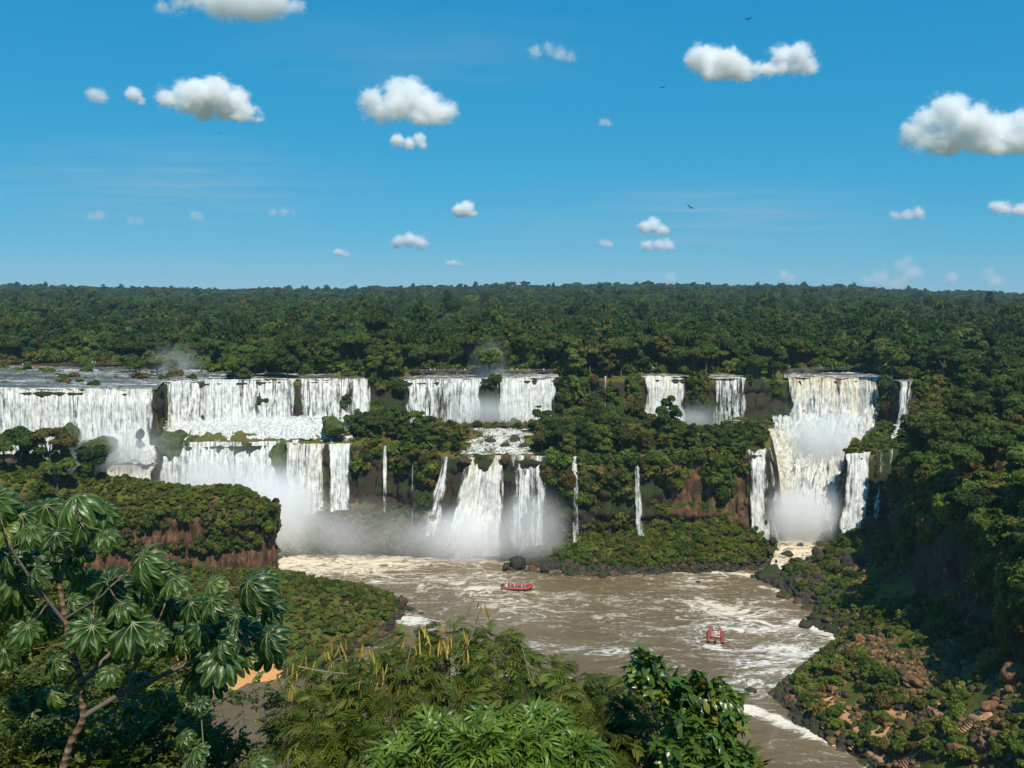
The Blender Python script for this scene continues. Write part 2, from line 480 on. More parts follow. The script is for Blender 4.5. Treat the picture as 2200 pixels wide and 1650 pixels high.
def wall_line(px, which):
    K = wall(px)
    Y, z = (K[1], K[2]) if which == 1 else (K[3], K[4]) if which == 2 else (K[5], K[6]) if which == 3 else (K[7], K[8])
    return np.stack([(px - 1100) / F * Y, Y, z], 1)
for nm, a, b, lo, hi, mt, sd in (("lower_cliff", -330, 1424, 1, 2, 'cliff_dark', 100), ("lower_cliff", 1420, 1606, 1, 2, 'cliff_red', 110), ("lower_cliff", 1602, 1672, 1, 2, 'cliff_dark', 115), ("lower_cliff", 1808, 1960, 1, 2, 'cliff_dark', 120),
                                 ("upper_cliff", -330, 2080, 3, 4, 'cliff_dark', 140)):
    px = np.arange(a, b, 4.5)
    o_ = curtain(nm, wall_line(px, lo), wall_line(px, hi), M[mt], 1.7, sd)
yy = np.arange(275, 96, -0.8)
xc = np.interp(yy, _RC[:, 0], _RC[:, 1]) + 2.2 * vnoise(yy * 0.07, 2.7, 0, 32)
zf = np.interp(yy, _RC[:, 0], _RC[:, 2])
curtain("right_bank_cliff", np.stack([xc + 0.3, yy, zf - 1], 1), np.stack([xc + 4.2, yy, 0 * yy + 36.5], 1), M['cliff_dark'], 1.8, 160)
def resample(P, step):
    P = np.asarray(P, float)
    s = np.concatenate([[0], np.cumsum(np.linalg.norm(np.diff(P, axis=0), axis=1))])
    q = np.arange(0, s[-1], step)
    return np.stack([np.interp(q, s, P[:, k]) for k in range(P.shape[1])], 1)
ml = resample([(-330, 210), (-160, 228), (-125, 241), (-110, 247), (-95, 249), (-80, 250), (-73, 251.2), (-70, 254), (-69.3, 258), (-70, 262), (-76, 267.5)], 0.6)
mz = np.array([float(left_h(np.array([p[0] - 3 * (p[0] > -72)]), np.array([p[1] + 3 * (p[0] < -72)]))[0]) for p in ml])
curtain("promontory_cliff", np.stack([ml[:, 0], ml[:, 1], 0 * mz + 2.0], 1), np.stack([ml[:, 0], ml[:, 1] + 0.8, 0 * mz + 19.6], 1), M['cliff_red'], 1.1, 180, out=0.7)
# ------------------------------------------------------------------ water
def river_mat(name, deep=(0.118, 0.086, 0.044), foam=(0.74, 0.63, 0.47), white=(0.74, 0.72, 0.66), scale=1.0):
    t = NT(name)
    pos = t.geo()
    wv = t.noise(pos, 0.06 * scale, 3, 0.5, 0, 1)
    warp = t.node("ShaderNodeVectorMath", {0: pos, 1: t.node("ShaderNodeVectorMath", {0: wv, 1: (9, 9, 0)}, operation='MULTIPLY').outputs[0]}, operation='ADD').outputs[0]
    sv = t.mapping(warp, (0.36, 1.0, 1.0), (0, 0, R(12)))
    n1 = t.noise(sv, 0.16 * scale, 5, 0.6, 0.8)
    n1b = t.noise(sv, 0.5 * scale, 5, 0.6, 0.5)
    def ridge(n, k): return t.math('SUBTRACT', 1.0, t.math('MULTIPLY', t.math('ABSOLUTE', t.math('SUBTRACT', n, 0.5)), k), clamp=True)
    rdg = t.math('MAXIMUM', ridge(n1, 9.0), t.math('MULTIPLY', ridge(n1b, 7.0), 0.82))
    n2 = t.noise(pos, 0.8 * scale, 6, 0.65)
    n3 = t.noise(sv, 0.06 * scale, 4, 0.5)
    fo = t.attr("foam")
    # thin net-like streaks that thicken into solid white water where the foam amount is high
    a = t.math('MULTIPLY', rdg, t.math('ADD', 0.35, t.math('MULTIPLY', n2, 0.9)))
    a = t.math('ADD', a, t.math('MULTIPLY', t.math('SUBTRACT', n3, 0.5), 0.7))
    thr = t.math('SUBTRACT', 1.04, t.math('MULTIPLY', fo, 1.0))
    mask = t.ramp(t.math('SUBTRACT', a, thr), -0.13, 0.34)
    silt = t.mix(t.noise(pos, 0.035, 3), tuple(x * 0.8 for x in deep), tuple(x * 1.45 for x in deep))
    silt = t.mix(t.math('MULTIPLY', fo, 0.55, clamp=True), silt, (0.30, 0.215, 0.115))
    fc = t.mix(t.ramp(t.attr("warm"), 0, 1), white, foam)
    fc = t.mix(t.math('MULTIPLY', t.ramp(n2, 0.35, 0.6), 0.8), t.mix(0.35, fc, (0.45, 0.34, 0.2)), fc)
    c = t.mix(mask, silt, fc)
    rip = t.noise(t.mapping(pos, (0.5, 1, 1)), 0.7 * scale, 6, 0.62)
    h = t.math('ADD', t.math('MULTIPLY', rip, 1.0), t.math('MULTIPLY', mask, 0.5))
    return t.surface(t.bsdf(Base_Color=c, Roughness=t.ramp(mask, 0, 1, 0.14, 0.8), IOR=1.33, Specular_IOR_Level=0.5, Normal=t.bump(h, 0.9, 0.6)))
M['river'] = river_mat("muddy_river_water")
M['upper_river'] = river_mat("upper_river_water", (0.065, 0.075, 0.07), (0.75, 0.75, 0.70), (0.85, 0.87, 0.86), 1.4)

def gauss_line(x, y, pts, w):
    """1 on a polyline, falling off over w metres"""
    d = np.full(x.shape, 1e9)
    for (ax, ay), (bx, by) in zip(pts[:-1], pts[1:]):
        ex, ey = bx - ax, by - ay
        t = np.clip(((x - ax) * ex + (y - ay) * ey) / (ex * ex + ey * ey + 1e-9), 0, 1)
        d = np.minimum(d, np.hypot(x - ax - t * ex, y - ay - t * ey))
    return np.exp(-(d / w) ** 2)
def gpts(*p): return [tuple(on(a, b, 0.0))[:2] for a, b in p]

rx = np.arange(-110, 112, 0.7); ry = np.arange(96, 297, 0.7)
X, Y = [a.ravel() for a in np.meshgrid(rx, ry, indexing='ij')]
# broad churned water below the falls, then the current's own streaks, eddies and shore foam
fo = 0.30 + 0 * X
fo += 0.48 * gauss_line(X, Y, gpts((560, 1195), (700, 1215), (880, 1200), (1010, 1195)), 9)
fo += 0.20 * gauss_line(X, Y, gpts((600, 1235), (800, 1245), (1000, 1250), (1150, 1300)), 12)
fo += 0.10 * gauss_line(X, Y, gpts((900, 1215), (1200, 1290), (1500, 1320), (1650, 1400)), 16)
fo += 0.20 * gauss_line(X, Y, gpts((1480, 1230), (1500, 1290), (1600, 1340)), 7)
fo += 0.13 * gauss_line(X, Y, gpts((1660, 1290), (1720, 1370), (1660, 1440), (1590, 1480)), 8)
fo += 0.05 * gauss_line(X, Y, gpts((1560, 1300), (1690, 1420), (1640, 1500)), 16)
fo += 0.80 * gauss_line(X, Y, gpts((1560, 1515), (1640, 1532), (1720, 1570), (1810, 1605)), 1.9)
fo += 0.55 * gauss_line(X, Y, gpts((1755, 1352), (1815, 1372)), 2.0)
fo += 0.5 * gauss_line(X, Y, gpts((1640, 1262), (1700, 1277)), 1.3)
fo += 0.45 * gauss_line(X, Y, gpts((875, 1330), (930, 1345)), 3.0)
fo += 0.16 * gauss_line(X, Y, gpts((1140, 1385), (1330, 1400)), 4.0)
fo += 0.40 * gauss_line(X, Y, gpts((1700, 1190), (1650, 1240), (1500, 1225)), 2.6)
fo += 0.45 * gauss_line(X, Y, gpts((1525, 1388), (1548, 1396)), 1.3)
fo += 0.7 * gauss_line(X, Y, gpts((1015, 1266), (1082, 1265)), 1.3) + 0.4 * gauss_line(X, Y, gpts((1085, 1270), (1150, 1271)), 0.7)
fo += 0.2 * gauss_line(X, Y, gpts((1700, 1600), (1880, 1660)), 6)
fo -= 0.14 * sstep(200, 165, Y) + 0.22 * gauss_line(X, Y, gpts((450, 1490), (600, 1580)), 14)
fo += 0.07 * fbm(X * 0.06, Y * 0.1, 0, 3, 61)
warm = sstep(195, 245, Y) * 0.9 + 0.5 * gauss_line(X, Y, gpts((1560, 1515), (1810, 1605)), 5)
amp = 0.22 + 0.35 * np.clip(fo - 0.4, 0, 1)
Z = amp * (fbm(X * 0.28, Y * 0.42, 0, 4, 62) + 0.6 * np.abs(vnoise(X * 0.15, Y * 0.3, 0, 63)))
me = mesh_np("river", np.stack([X, Y, Z], 1), grid_faces(len(rx), len(ry)), M['river'], True)
fattr(me, "foam", np.clip(fo, 0, 1.2)); fattr(me, "warm", np.clip(warm, 0, 1))
tag(obj("river", me), kind="structure")

# rapids rising from the river to the foot of the big fall
def sheet(name, px_a, px_b, rows, mat, foam, warm, amp=0.35, seed=0, step=0.6):
    """water surface over bearings px_a..px_b (lists, one pair per row) following rows of (Y, z)"""
    rows = np.array(rows, float)
    L = np.concatenate([[0], np.cumsum(np.hypot(np.diff(rows[:, 0]), np.diff(rows[:, 1])))])
    nv = max(8, int(L[-1] / step)); q = np.linspace(0, L[-1], nv)
    Yr = np.interp(q, L, rows[:, 0]); zr = np.interp(q, L, rows[:, 1])
    pa = np.interp(q, L, px_a); pb = np.interp(q, L, px_b)
    nu = max(8, int(np.max((pb - pa) / F * Yr) / step))
    u = np.linspace(0, 1, nu)[:, None]
    px = pa[None, :] * (1 - u) + pb[None, :] * u
    Yg = np.repeat(Yr[None, :], nu, 0); X = (px - 1100) / F * Yg
    Zg = zr[None, :] + amp * fbm(X * 0.5, Yg * 0.5, zr[None, :] * 0.5, 4, seed)
    me = mesh_np(name, np.stack([X, Yg, Zg], -1).reshape(-1, 3), grid_faces(nu, nv), mat, True)
    fattr(me, "foam", np.full(nu * nv, foam) + 0.12 * fbm(X * 0.2, Yg * 0.2, 0, 2, seed + 5).ravel()); fattr(me, "warm", np.full(nu * nv, warm))
    return me
me = sheet("rapids", [1655, 1652, 1668, 1680], [1748, 1742, 1745, 1790], [(249, 0.1), (258, 0.9), (272, 3.2), (289, 6.2)], M['river'], 0.86, 0.95, 0.55, 71)
tag(obj("rapids", me), kind="structure")

# river above the falls, one sheet per opening in the forest
def upriver(pa, pb, back, foam=0.5, seed=80):
    px = np.linspace(pa, pb, max(6, int((pb - pa) * 0.28)))
    K = wall(px); Y4, z4 = K[7] - 0.4, K[8]
    nv = 60
    t = np.linspace(0, 1, nv)[None, :] ** 1.3
    Yg = Y4[:, None] * (1 - t) + back * t
    X = (px[:, None] - 1100) / F * Yg
    Zg = z4[:, None] + 0.15 + 0.004 * (Yg - Y4[:, None]) + 0.22 * fbm(X * 0.35, Yg * 0.35, 0, 3, seed)
    me = mesh_np("upper_river", np.stack([X, Yg, Zg], -1).reshape(-1, 3), grid_faces(len(px), nv), M['upper_river'], True)
    fo = foam + 0.22 * vnoise(X * 0.03, Yg * 0.16, 0, seed + 3) + 0.25 * np.exp(-(Yg - Y4[:, None]) / 5)
    fattr(me, "foam", fo.ravel()); fattr(me, "warm", np.full(len(px) * nv, 0.25))
    tag(obj("upper_river", me), kind="structure")
upriver(-340, 448, 392, 0.35); upriver(449, 800, 356, 0.36, 86)
upriver(866, 1200, 356, 0.36, 89); upriver(1376, 1480, 356, 0.33, 92); upriver(1522, 1612, 356, 0.33, 95); upriver(1684, 1895, 372, 0.38, 98); upriver(1922, 1966, 324, 0.3, 99)

# ------------------------------------------------------------------ waterfalls
def fall_mat():
    t = NT("falling_water")
    u, v = t.attr("u"), t.attr("v")
    vs = t.attr("vs")
    vec = t.node("ShaderNodeCombineXYZ", {0: u, 1: t.math('MULTIPLY', v, t.math('MULTIPLY', vs, 0.085)), 2: t.attr("seed")}).outputs[0]
    vec2 = t.node("ShaderNodeCombineXYZ", {0: u, 1: t.math('MULTIPLY', v, t.math('MULTIPLY', t.math('SQRT', vs), 0.42)), 2: t.attr("seed")}).outputs[0]
    n1 = t.noise(vec, 0.55, 5, 0.6, 0.25)
    n2 = t.noise(vec, 1.9, 4, 0.6, 0.15)
    n3 = t.noise(vec2, 1.1, 5, 0.65, 0.3)
    s = t.math('ADD', t.math('MULTIPLY', n1, 0.5), t.math('ADD', t.math('MULTIPLY', n2, 0.3), t.math('MULTIPLY', n3, 0.2)))
    cov = t.attr("cover")
    thr = t.math('SUBTRACT', 0.70, t.math('MULTIPLY', cov, 0.40))
    a = t.ramp(t.math('SUBTRACT', s, thr), -0.05, 0.11)
    k = t.ramp(t.math('ADD', t.math('MULTIPLY', n2, 0.5), t.math('MULTIPLY', n3, 0.5)), 0.38, 0.60)
    c = t.mix(k, (0.46, 0.50, 0.46), (0.95, 0.935, 0.89))
    tan = t.math('MULTIPLY', t.attr("tan"), t.ramp(n1, 0.30, 0.62), clamp=True)
    c = t.mix(tan, c, t.mix(k, (0.42, 0.28, 0.12), (0.80, 0.67, 0.42)))
    b = t.bsdf(Base_Color=c, Roughness=0.65, Specular_IOR_Level=0.25, Normal=t.bump(t.math('ADD', n2, n3), 0.7, 0.4))
    tr = t.node("ShaderNodeBsdfTranslucent", {"Color": c}).outputs[0]
    b = t.mixs(0.22, b, tr)
    return t.surface(t.mixs(a, t.node("ShaderNodeBsdfTransparent").outputs[0], b))
M['fall'] = fall_mat()

def fall_mesh(px_top, px_bot, lipY, lipz, botY, botz, cover, tan, bulge=2.0, rough=0.35, seed=0, back=3.0, layers=1, tanlip=0.0, du=0.32, dv=0.55, power=1.0, shape=None, vs=1.0, chunky=0.0):
    """curtain of water; every argument along the lip may be an array over px_top"""
    nu = len(px_top)
    hgt = float(np.max(np.broadcast_to(lipz, nu) - np.broadcast_to(botz, nu)))
    run = float(np.max(np.abs(np.broadcast_to(lipY, nu) - np.broadcast_to(botY, nu))))
    nv = max(10, int(math.hypot(hgt, run) / dv)) + 4
    nb = 4
    t = np.concatenate([np.linspace(-back, 0, nb + 1)[:-1], np.linspace(0, 1, nv)])
    tt = np.clip(t, 0, 1)[None, :]
    px = px_top[:, None] * (1 - tt ** 1.1) + px_bot[:, None] * tt ** 1.1
    LY, LZ, BY, BZ = [np.broadcast_to(np.asarray(a, float), nu)[:, None] for a in (lipY, lipz, botY, botz)]
    Yg = LY + (BY - LY) * tt - bulge * sstep(0, 0.22, tt) * (1 - 0.25 * tt) - np.minimum(t, 0)[None, :]
    Zg = LZ + 0.3 + (BZ - LZ - 0.3) * tt ** power - 0.25 * sstep(0.0, 0.03, tt)
    if shape is not None:
        Yg = Yg + shape(px, tt)
    X = (px - 1100) / F * Yg
    u = np.concatenate([[0], np.cumsum(np.abs(np.diff(px_top)) / F * np.mean(LY))])[:, None] + 0 * tt
    v = (LZ - Zg) + 0.0
    if chunky:
        v = np.concatenate([np.zeros((nu, 1)), np.cumsum(np.hypot(np.diff(Yg, axis=1), np.diff(Zg, axis=1)), axis=1)], 1)
    rid = np.abs(vnoise(u * 0.55, v * 0.03, seed * 1.7, 200)) * 1.1 + np.abs(vnoise(u * 1.3, v * 0.07, seed * 1.7, 201)) * 0.5
    chunk = fbm(u * 0.5, v * 0.28, seed * 2.1, 4, 202)
    Yg = Yg - sstep(0, 0.12, tt) * (rough * 1.3 * rid + rough * chunk * (0.5 + 0.8 * tt))
    if chunky:
        bil = np.abs(fbm(u * 0.22, v * 0.16, seed, 3, 210)) + 0.5 * np.abs(fbm(u * 0.6, v * 0.5, seed, 3, 211))
        Zg = Zg + chunky * bil * sstep(0, 0.06, tt)
    Zg = Zg - np.where(t[None, :] < 0.02, 0.25 * np.abs(vnoise(u * 0.4, 0, seed, 203)), 0)
    Yg = Yg - np.where(t[None, :] >= 0, 0.9 * vnoise(u * 0.14, 0, seed, 205) + 0.5 * vnoise(u * 0.5, 0, seed, 206), 0)
    me = mesh_np("waterfall", np.stack([X, Yg, Zg], -1).reshape(-1, 3), grid_faces(nu, len(t)), M['fall'], True)
    e = np.minimum(np.linspace(0, 1, nu), np.linspace(1, 0, nu))[:, None] * u[-1, 0] + 0 * tt
    wd = min(1.3, 0.12 * u[-1, 0]) if not chunky else min(4.0, 0.16 * u[-1, 0])
    e = np.maximum(e - wd * (0.5 + 0.8 * vnoise(np.where(u < u[-1, 0] / 2, 0, 9), v * 0.22, seed, 207)) * sstep(0, 0.1, tt), 0)
    cv = np.broadcast_to(np.asarray(cover, float), nu)[:, None] - 0.55 * np.exp(-e / 0.5) + 0.10 * vnoise(u * 0.16, 0, seed, 204) + 0.0 * tt
    tn = np.broadcast_to(np.asarray(tan, float), nu)[:, None] + tanlip * np.exp(-np.maximum(v, 0) / 3.5) + 0 * tt
    fattr(me, "u", (u + 0 * tt).ravel()); fattr(me, "v", v.ravel()); fattr(me, "cover", cv.ravel()); fattr(me, "tan", tn.ravel())
    fattr(me, "vs", np.full(nu * len(t), vs)); fattr(me, "seed", np.full(nu * len(t), seed * 3.71))
    return me
def lin(a, b, Y=320, du=0.32): return np.linspace(a, b, max(5, int(abs(b - a) / F * Y / du)))
FALLS = "falls along the gorge rim"
def upper_fall(a, b, label, cover=0.8, tan=0.1, zb=None, seed=0, bulge=2.4, tanlip=0.2, wobble=True, rough=0.4, sa=0, sb=0):
    px = lin(a, b); K = wall(px)
    me = fall_mesh(px, np.linspace(a + sa, b + sb, len(px)), K[7] - 0.3, K[8], K[5] - 1.0, (K[6] if zb is None else zb) - 0.8, cover, tan, bulge, rough, seed, tanlip=tanlip)
    return tag(obj("waterfall", me), label, "waterfall", FALLS)
def lower_fall(a, b, label, cover=0.75, tan=0.05, zb=None, seed=0, bulge=2.6, tanlip=0.1, sa=0, sb=0, rough=0.4, shape=None, lift=0.0):
    px = lin(a, b, 285); K = wall(px)
    me = fall_mesh(px, np.linspace(a + sa, b + sb, len(px)), K[3] - 0.3, K[4] + lift, K[1] - 1.0, (K[2] if zb is None else zb) - 0.8, cover, tan, bulge, rough, seed, tanlip=tanlip, shape=shape)
    return tag(obj("waterfall", me), label, "waterfall", FALLS)

upper_fall(-330, 330, "widest white waterfall at the far left, falling behind two round boulders", 0.80, 0.05, seed=1, tanlip=0.35)
upper_fall(349, 640, "broad streaky white waterfall right of the narrow dark rock rib", 0.72, 0.06, seed=2, tanlip=0.15)
upper_fall(643, 801, "white waterfall with a tan right end beside the dark tree-topped cliff", 0.74, 0.10, seed=3, tanlip=0.3)
upper_fall(870, 1036, "thin-stranded white waterfall below the long walkway, left of the misty gap", 0.66, 0.02, seed=4, tanlip=0.08)
upper_fall(1066, 1196, "square white waterfall under the right end of the long walkway", 0.84, 0.10, seed=5, tanlip=0.2)
upper_fall(1297, 1303, "single hair-thin thread of water on the shaded central cliff", 0.72, 0.0, seed=6)
upper_fall(1380, 1476, "creamy waterfall partly hidden by a tall island tree", 0.82, 0.22, seed=7, tanlip=0.25)
upper_fall(1527, 1607, "bluish thin-stranded waterfall between two dark cliffs", 0.58, 0.03, seed=8, tanlip=0.15)
upper_fall(1690, 1889, "tall tan-lipped curtain waterfall above the great white chute", 0.74, 0.28, seed=9, tanlip=0.85, rough=0.55)
upper_fall(1931, 1962, "slim waterfall dropping behind the trees at the right bank", 0.66, 0.0, seed=10, sa=-14, sb=-16)

lower_fall(228, 337, "low tan and white waterfall just behind the mossy promontory", 0.84, 0.35, seed=11, tanlip=0.4)
lower_fall(344, 604, "wide misty lower waterfall behind the promontory's right end", 0.76, 0.0, seed=12)
lower_fall(614, 700, "lower waterfall with a tan left strand above the misty mound", 0.80, 0.25, seed=13, sa=-4, tanlip=0.35)
lower_fall(702, 757, "pair of white strands just left of the overgrown cliff", 0.70, 0.0, seed=14)
lower_fall(821, 833, "isolated thin white waterfall on the dark misty cliff", 0.80, 0.0, seed=15, zb=9.5)
lower_fall(882, 889, "faint thread of water right of the isolated thin fall", 0.62, 0.0, seed=16, zb=6)
# the split fall in the middle: a steep left arm and a thick main column that fans out to the left
lower_fall(948, 966, "curving left arm of the split central waterfall", 0.84, 0.0, seed=17, sa=-44, sb=-20, zb=7, rough=0.5)
def fan(px, tt): return -5.0 * sstep(0.15, 0.75, tt) * sstep(1040, 965, px) - 1.0 * tt
lower_fall(1003, 1082, "thick tan-topped main column of the split central waterfall", 0.98, 0.12, seed=18, sa=-56, sb=0, zb=0.5, tanlip=0.75, rough=0.75, bulge=3.0, shape=fan)
lower_fall(1092, 1177, "fine-stranded waterfall right of the thick central column", 0.62, 0.0, seed=19, zb=1.5)
lower_fall(1228, 1242, "narrow white waterfall at the island cliff's left end", 0.82, 0.0, seed=20, zb=6.5, sa=-2, sb=2)
lower_fall(1361, 1374, "lone slanting white waterfall down the leafy island cliff", 0.84, 0.0, seed=21, zb=5.0, sa=6, sb=14)
lower_fall(1603, 1648, "pair of white falls at the island's right end", 0.74, 0.0, seed=22, sb=6)
lower_fall(1651, 1671, "short white fall pressed against the great chute", 0.82, 0.1, seed=23, sb=14, zb=4.5)
lower_fall(1812, 1872, "fan-shaped white fall tumbling in from the right of the chute", 0.80, 0.0, seed=24, sa=-14, sb=-6, zb=9.5, rough=0.6)
lower_fall(1880, 1899, "dim trickle in the shade right of the fan-shaped fall", 0.60, 0.0, seed=25, sa=-14, sb=-10)
lower_fall(1908, 1924, "last dim trickle under the right bank trees", 0.60, 0.0, seed=26, sa=-12, sb=-8)

def slope_fall(name, a0, b0, a1, b1, Ya, za, Yb, zb, cover, tan, seed, label, rough=1.0, power=1.0, tanlip=0.0, shape=None, vs=5.0, chunky=0.8):
    px = lin(a0, b0, Ya, 0.45)
    me = fall_mesh(px, np.linspace(a1, b1, len(px)), Ya, za, Yb, zb, cover, tan, 0.0, rough, seed, back=2.0, tanlip=tanlip, dv=0.6, power=power, shape=shape, vs=vs, chunky=chunky)
    return tag(obj(name, me), label, "cascade", FALLS)
def trough(px, tt): return 0 * px
slope_fall("cascade", 1658, 1893, 1684, 1804, 331, 35.0, 280, 6.4, 1.25, 0.16, 31, "great foaming white chute below the tan-lipped curtain", 1.2, 1.12, vs=4.0, chunky=4.5)
slope_fall("cascade", 1640, 1690, 1668, 1706, 312, 33.6, 284, 13.0, 1.1, 0.75, 32, "tan cascade curling into the great chute from the left", 1.0, 1.5, 0.4)
slope_fall("cascade", 352, 690, 350, 690, 313.5, 37.5, 297.5, 32.4, 0.92, 0.04, 33, "stepped white cascade between the two tiers at left", 1.0)
slope_fall("cascade", 600, 742, 614, 760, 315.5, 37.8, 296.8, 31.6, 0.92, 0.06, 36, "stepped white cascade left of the round mossy block", 1.0)
slope_fall("cascade", 200, 333, 226, 338, 289, 31.5, 285.5, 26.5, 0.95, 0.12, 34, "short white cascade feeding the low tan fall", 0.8)
slope_fall("cascade", 1012, 1146, 984, 1176, 313, 33.6, 283.5, 30.0, 0.60, 0.3, 35, "rocky rapids feeding the split central waterfall", 0.5, 1.0, chunky=0.5)
slope_fall("cascade", 1916, 1944, 1908, 1944, 302, 36.5, 290, 33.0, 0.8, 0.0, 37, "short bluish cascade beside the right bank trees", 0.6)
# ------------------------------------------------------------------ vegetation of the gorge
def unit(v): return v / (np.linalg.norm(v, axis=1)[:, None] + 1e-9)
def cards(lobes, n, size, seed, low=-0.35, spread=0.8, shell=0.72, aspect=0.55):
    """leaf clumps on the shells of several lobes (cx, cy, cz, r, flat)"""
    r = np.random.default_rng(seed)
    L = np.array(lobes, float)
    w = L[:, 3] ** 2; k = r.choice(len(L), n, p=w / w.sum())
    d = unit(r.normal(size=(n, 3)))
    d[:, 2] = np.where(d[:, 2] < low, -d[:, 2], d[:, 2])
    rad = L[k, 3] * (shell + (1.04 - shell) * r.random(n) ** 0.5)
    P = L[k, :3] + d * rad[:, None] * np.stack([np.ones(n), np.ones(n), L[k, 4]], 1)
    N = unit(d * 0.75 + r.normal(size=(n, 3)) * spread * 0.6 + np.array([0, 0, 0.25]))
    T = unit(np.cross(N, r.normal(size=(n, 3))))
    B = np.cross(N, T)
    s = size * (0.6 + 0.8 * r.random(n))[:, None]
    dr = np.array([0, 0, -0.28]) * s
    V = np.stack([P - T * s * 0.9 + dr, P + B * s * aspect, P + T * s + dr, P - B * s * aspect], 1).reshape(-1, 3)
    Q = np.arange(4 * n).reshape(-1, 4)
    return V, Q

def crown_lobes(seed, h, rad, kind):
    r = np.random.default_rng(seed)
    out = []
    if kind == 'round':
        out.append((0, 0, h * 0.68, rad * 0.72, 0.8))
        for i in range(9):
            a = i * 2.4 + r.random(); q = rad * (0.35 + 0.38 * r.random())
            out.append((math.cos(a) * q, math.sin(a) * q, h * (0.55 + 0.34 * r.random()), rad * (0.26 + 0.2 * r.random()), 0.8))
    elif kind == 'tall':
        for i in range(11):
            f = i / 10
            a = i * 2.4 + r.random(); q = rad * (0.42 * math.sin(f * 3.0) + 0.12)
            out.append((math.cos(a) * q, math.sin(a) * q, h * (0.32 + 0.62 * f), rad * (0.46 - 0.2 * f + 0.14 * r.random()), 0.75))
    elif kind == 'flat':
        for i in range(10):
            a = i * 2.4 + r.random() * 0.6; q = rad * (0.15 + 0.7 * r.random())
            out.append((math.cos(a) * q, math.sin(a) * q, h * (0.78 + 0.16 * r.random()) - 0.12 * h * (q / rad) ** 2, rad * (0.26 + 0.18 * r.random()), 0.42))
    elif kind == 'bush':
        out.append((0, 0, h * 0.38, rad * 0.7, 0.75))
        for i in range(7):
            a = i * 2.4 + r.random(); q = rad * (0.3 + 0.45 * r.random())
            out.append((math.cos(a) * q, math.sin(a) * q, h * (0.25 + 0.4 * r.random()), rad * (0.3 + 0.2 * r.random()), 0.8))
    return out

def trunk_np(lobes, h, r0, seed):
    r = random.Random(seed)
    top = h * 0.62
    parts = [tube_np([(0, 0, -1.0), (r.uniform(-.1, .1), r.uniform(-.1, .1), top * 0.4), (r.uniform(-.3, .3), r.uniform(-.3, .3), top * 0.75), (r.uniform(-.3, .3), r.uniform(-.3, .3), top * 1.1)], [r0 * 1.3, r0, r0 * 0.8, r0 * 0.4], 6)]
    for l in lobes[:5]:
        z0 = top * r.uniform(0.5, 0.8)
        parts.append(tube_np([(0, 0, z0), (l[0] * 0.5, l[1] * 0.5, (z0 + l[2]) / 2 - 0.2), (l[0], l[1], l[2] + l[3] * 0.3)], [r0 * 0.55, r0 * 0.4, r0 * 0.15], 5))
    return joined(parts)

M['leaf'] = leaf_mat("forest_foliage", (0.026, 0.048, 0.007), (0.112, 0.145, 0.020), 0.25, 0.6, 0.2, 0.06, yellow=(0.16, 0.14, 0.03))
M['leaf_far'] = leaf_mat("far_forest_foliage", (0.020, 0.044, 0.011), (0.085, 0.122, 0.022), 0.25, 0.65, 0.15, 0.06, yellow=(0.11, 0.12, 0.03))
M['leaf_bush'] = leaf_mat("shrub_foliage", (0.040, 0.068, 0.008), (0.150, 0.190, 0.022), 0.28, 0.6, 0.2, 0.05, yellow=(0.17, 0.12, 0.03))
M['bark'] = plain("grey_bark", (0.14, 0.115, 0.09), 0.9, 0.1, 0.4, 2.0)

TREES = []      # (name, crown mesh, trunk mesh, far crown mesh, height)
for i, (nm, kind, h, rad, n, fn) in enumerate((("broad_tree", 'round', 11, 4.6, 3600, 1000), ("tall_tree", 'tall', 14, 3.9, 3600, 1000), ("flat_topped_tree", 'flat', 12, 5.4, 2800, 900),
                                          ("broad_tree", 'round', 9, 4.0, 3200, 900), ("tall_tree", 'tall', 11, 4.2, 3400, 900), ("flat_topped_tree", 'flat', 10, 4.6, 2600, 800))):
    lb = crown_lobes(300 + i, h, rad, kind)
    V, Q = cards(lb, n, 0.52, 400 + i); cm = mesh_np("crown", V, Q, M['leaf'])
    V, Q = cards(lb, fn, 1.0, 500 + i); fm = mesh_np("far_crown", V, Q, M['leaf_far'])
    V, Q = trunk_np(lb, h, 0.26, i); tm = mesh_np("trunk", V, Q, M['bark'], True)
    TREES.append((nm, cm, tm, fm, h))
BUSH = []
for i, (h, rad, n) in enumerate(((1.9, 1.5, 420), (1.4, 1.5, 380), (2.6, 1.5, 460), (1.0, 1.3, 300))):
    V, Q = cards(crown_lobes(330 + i, h, rad, 'bush'), n, 0.36, 430 + i, -0.1)
    BUSH.append(mesh_np("bush", V, Q, M['leaf_bush']))

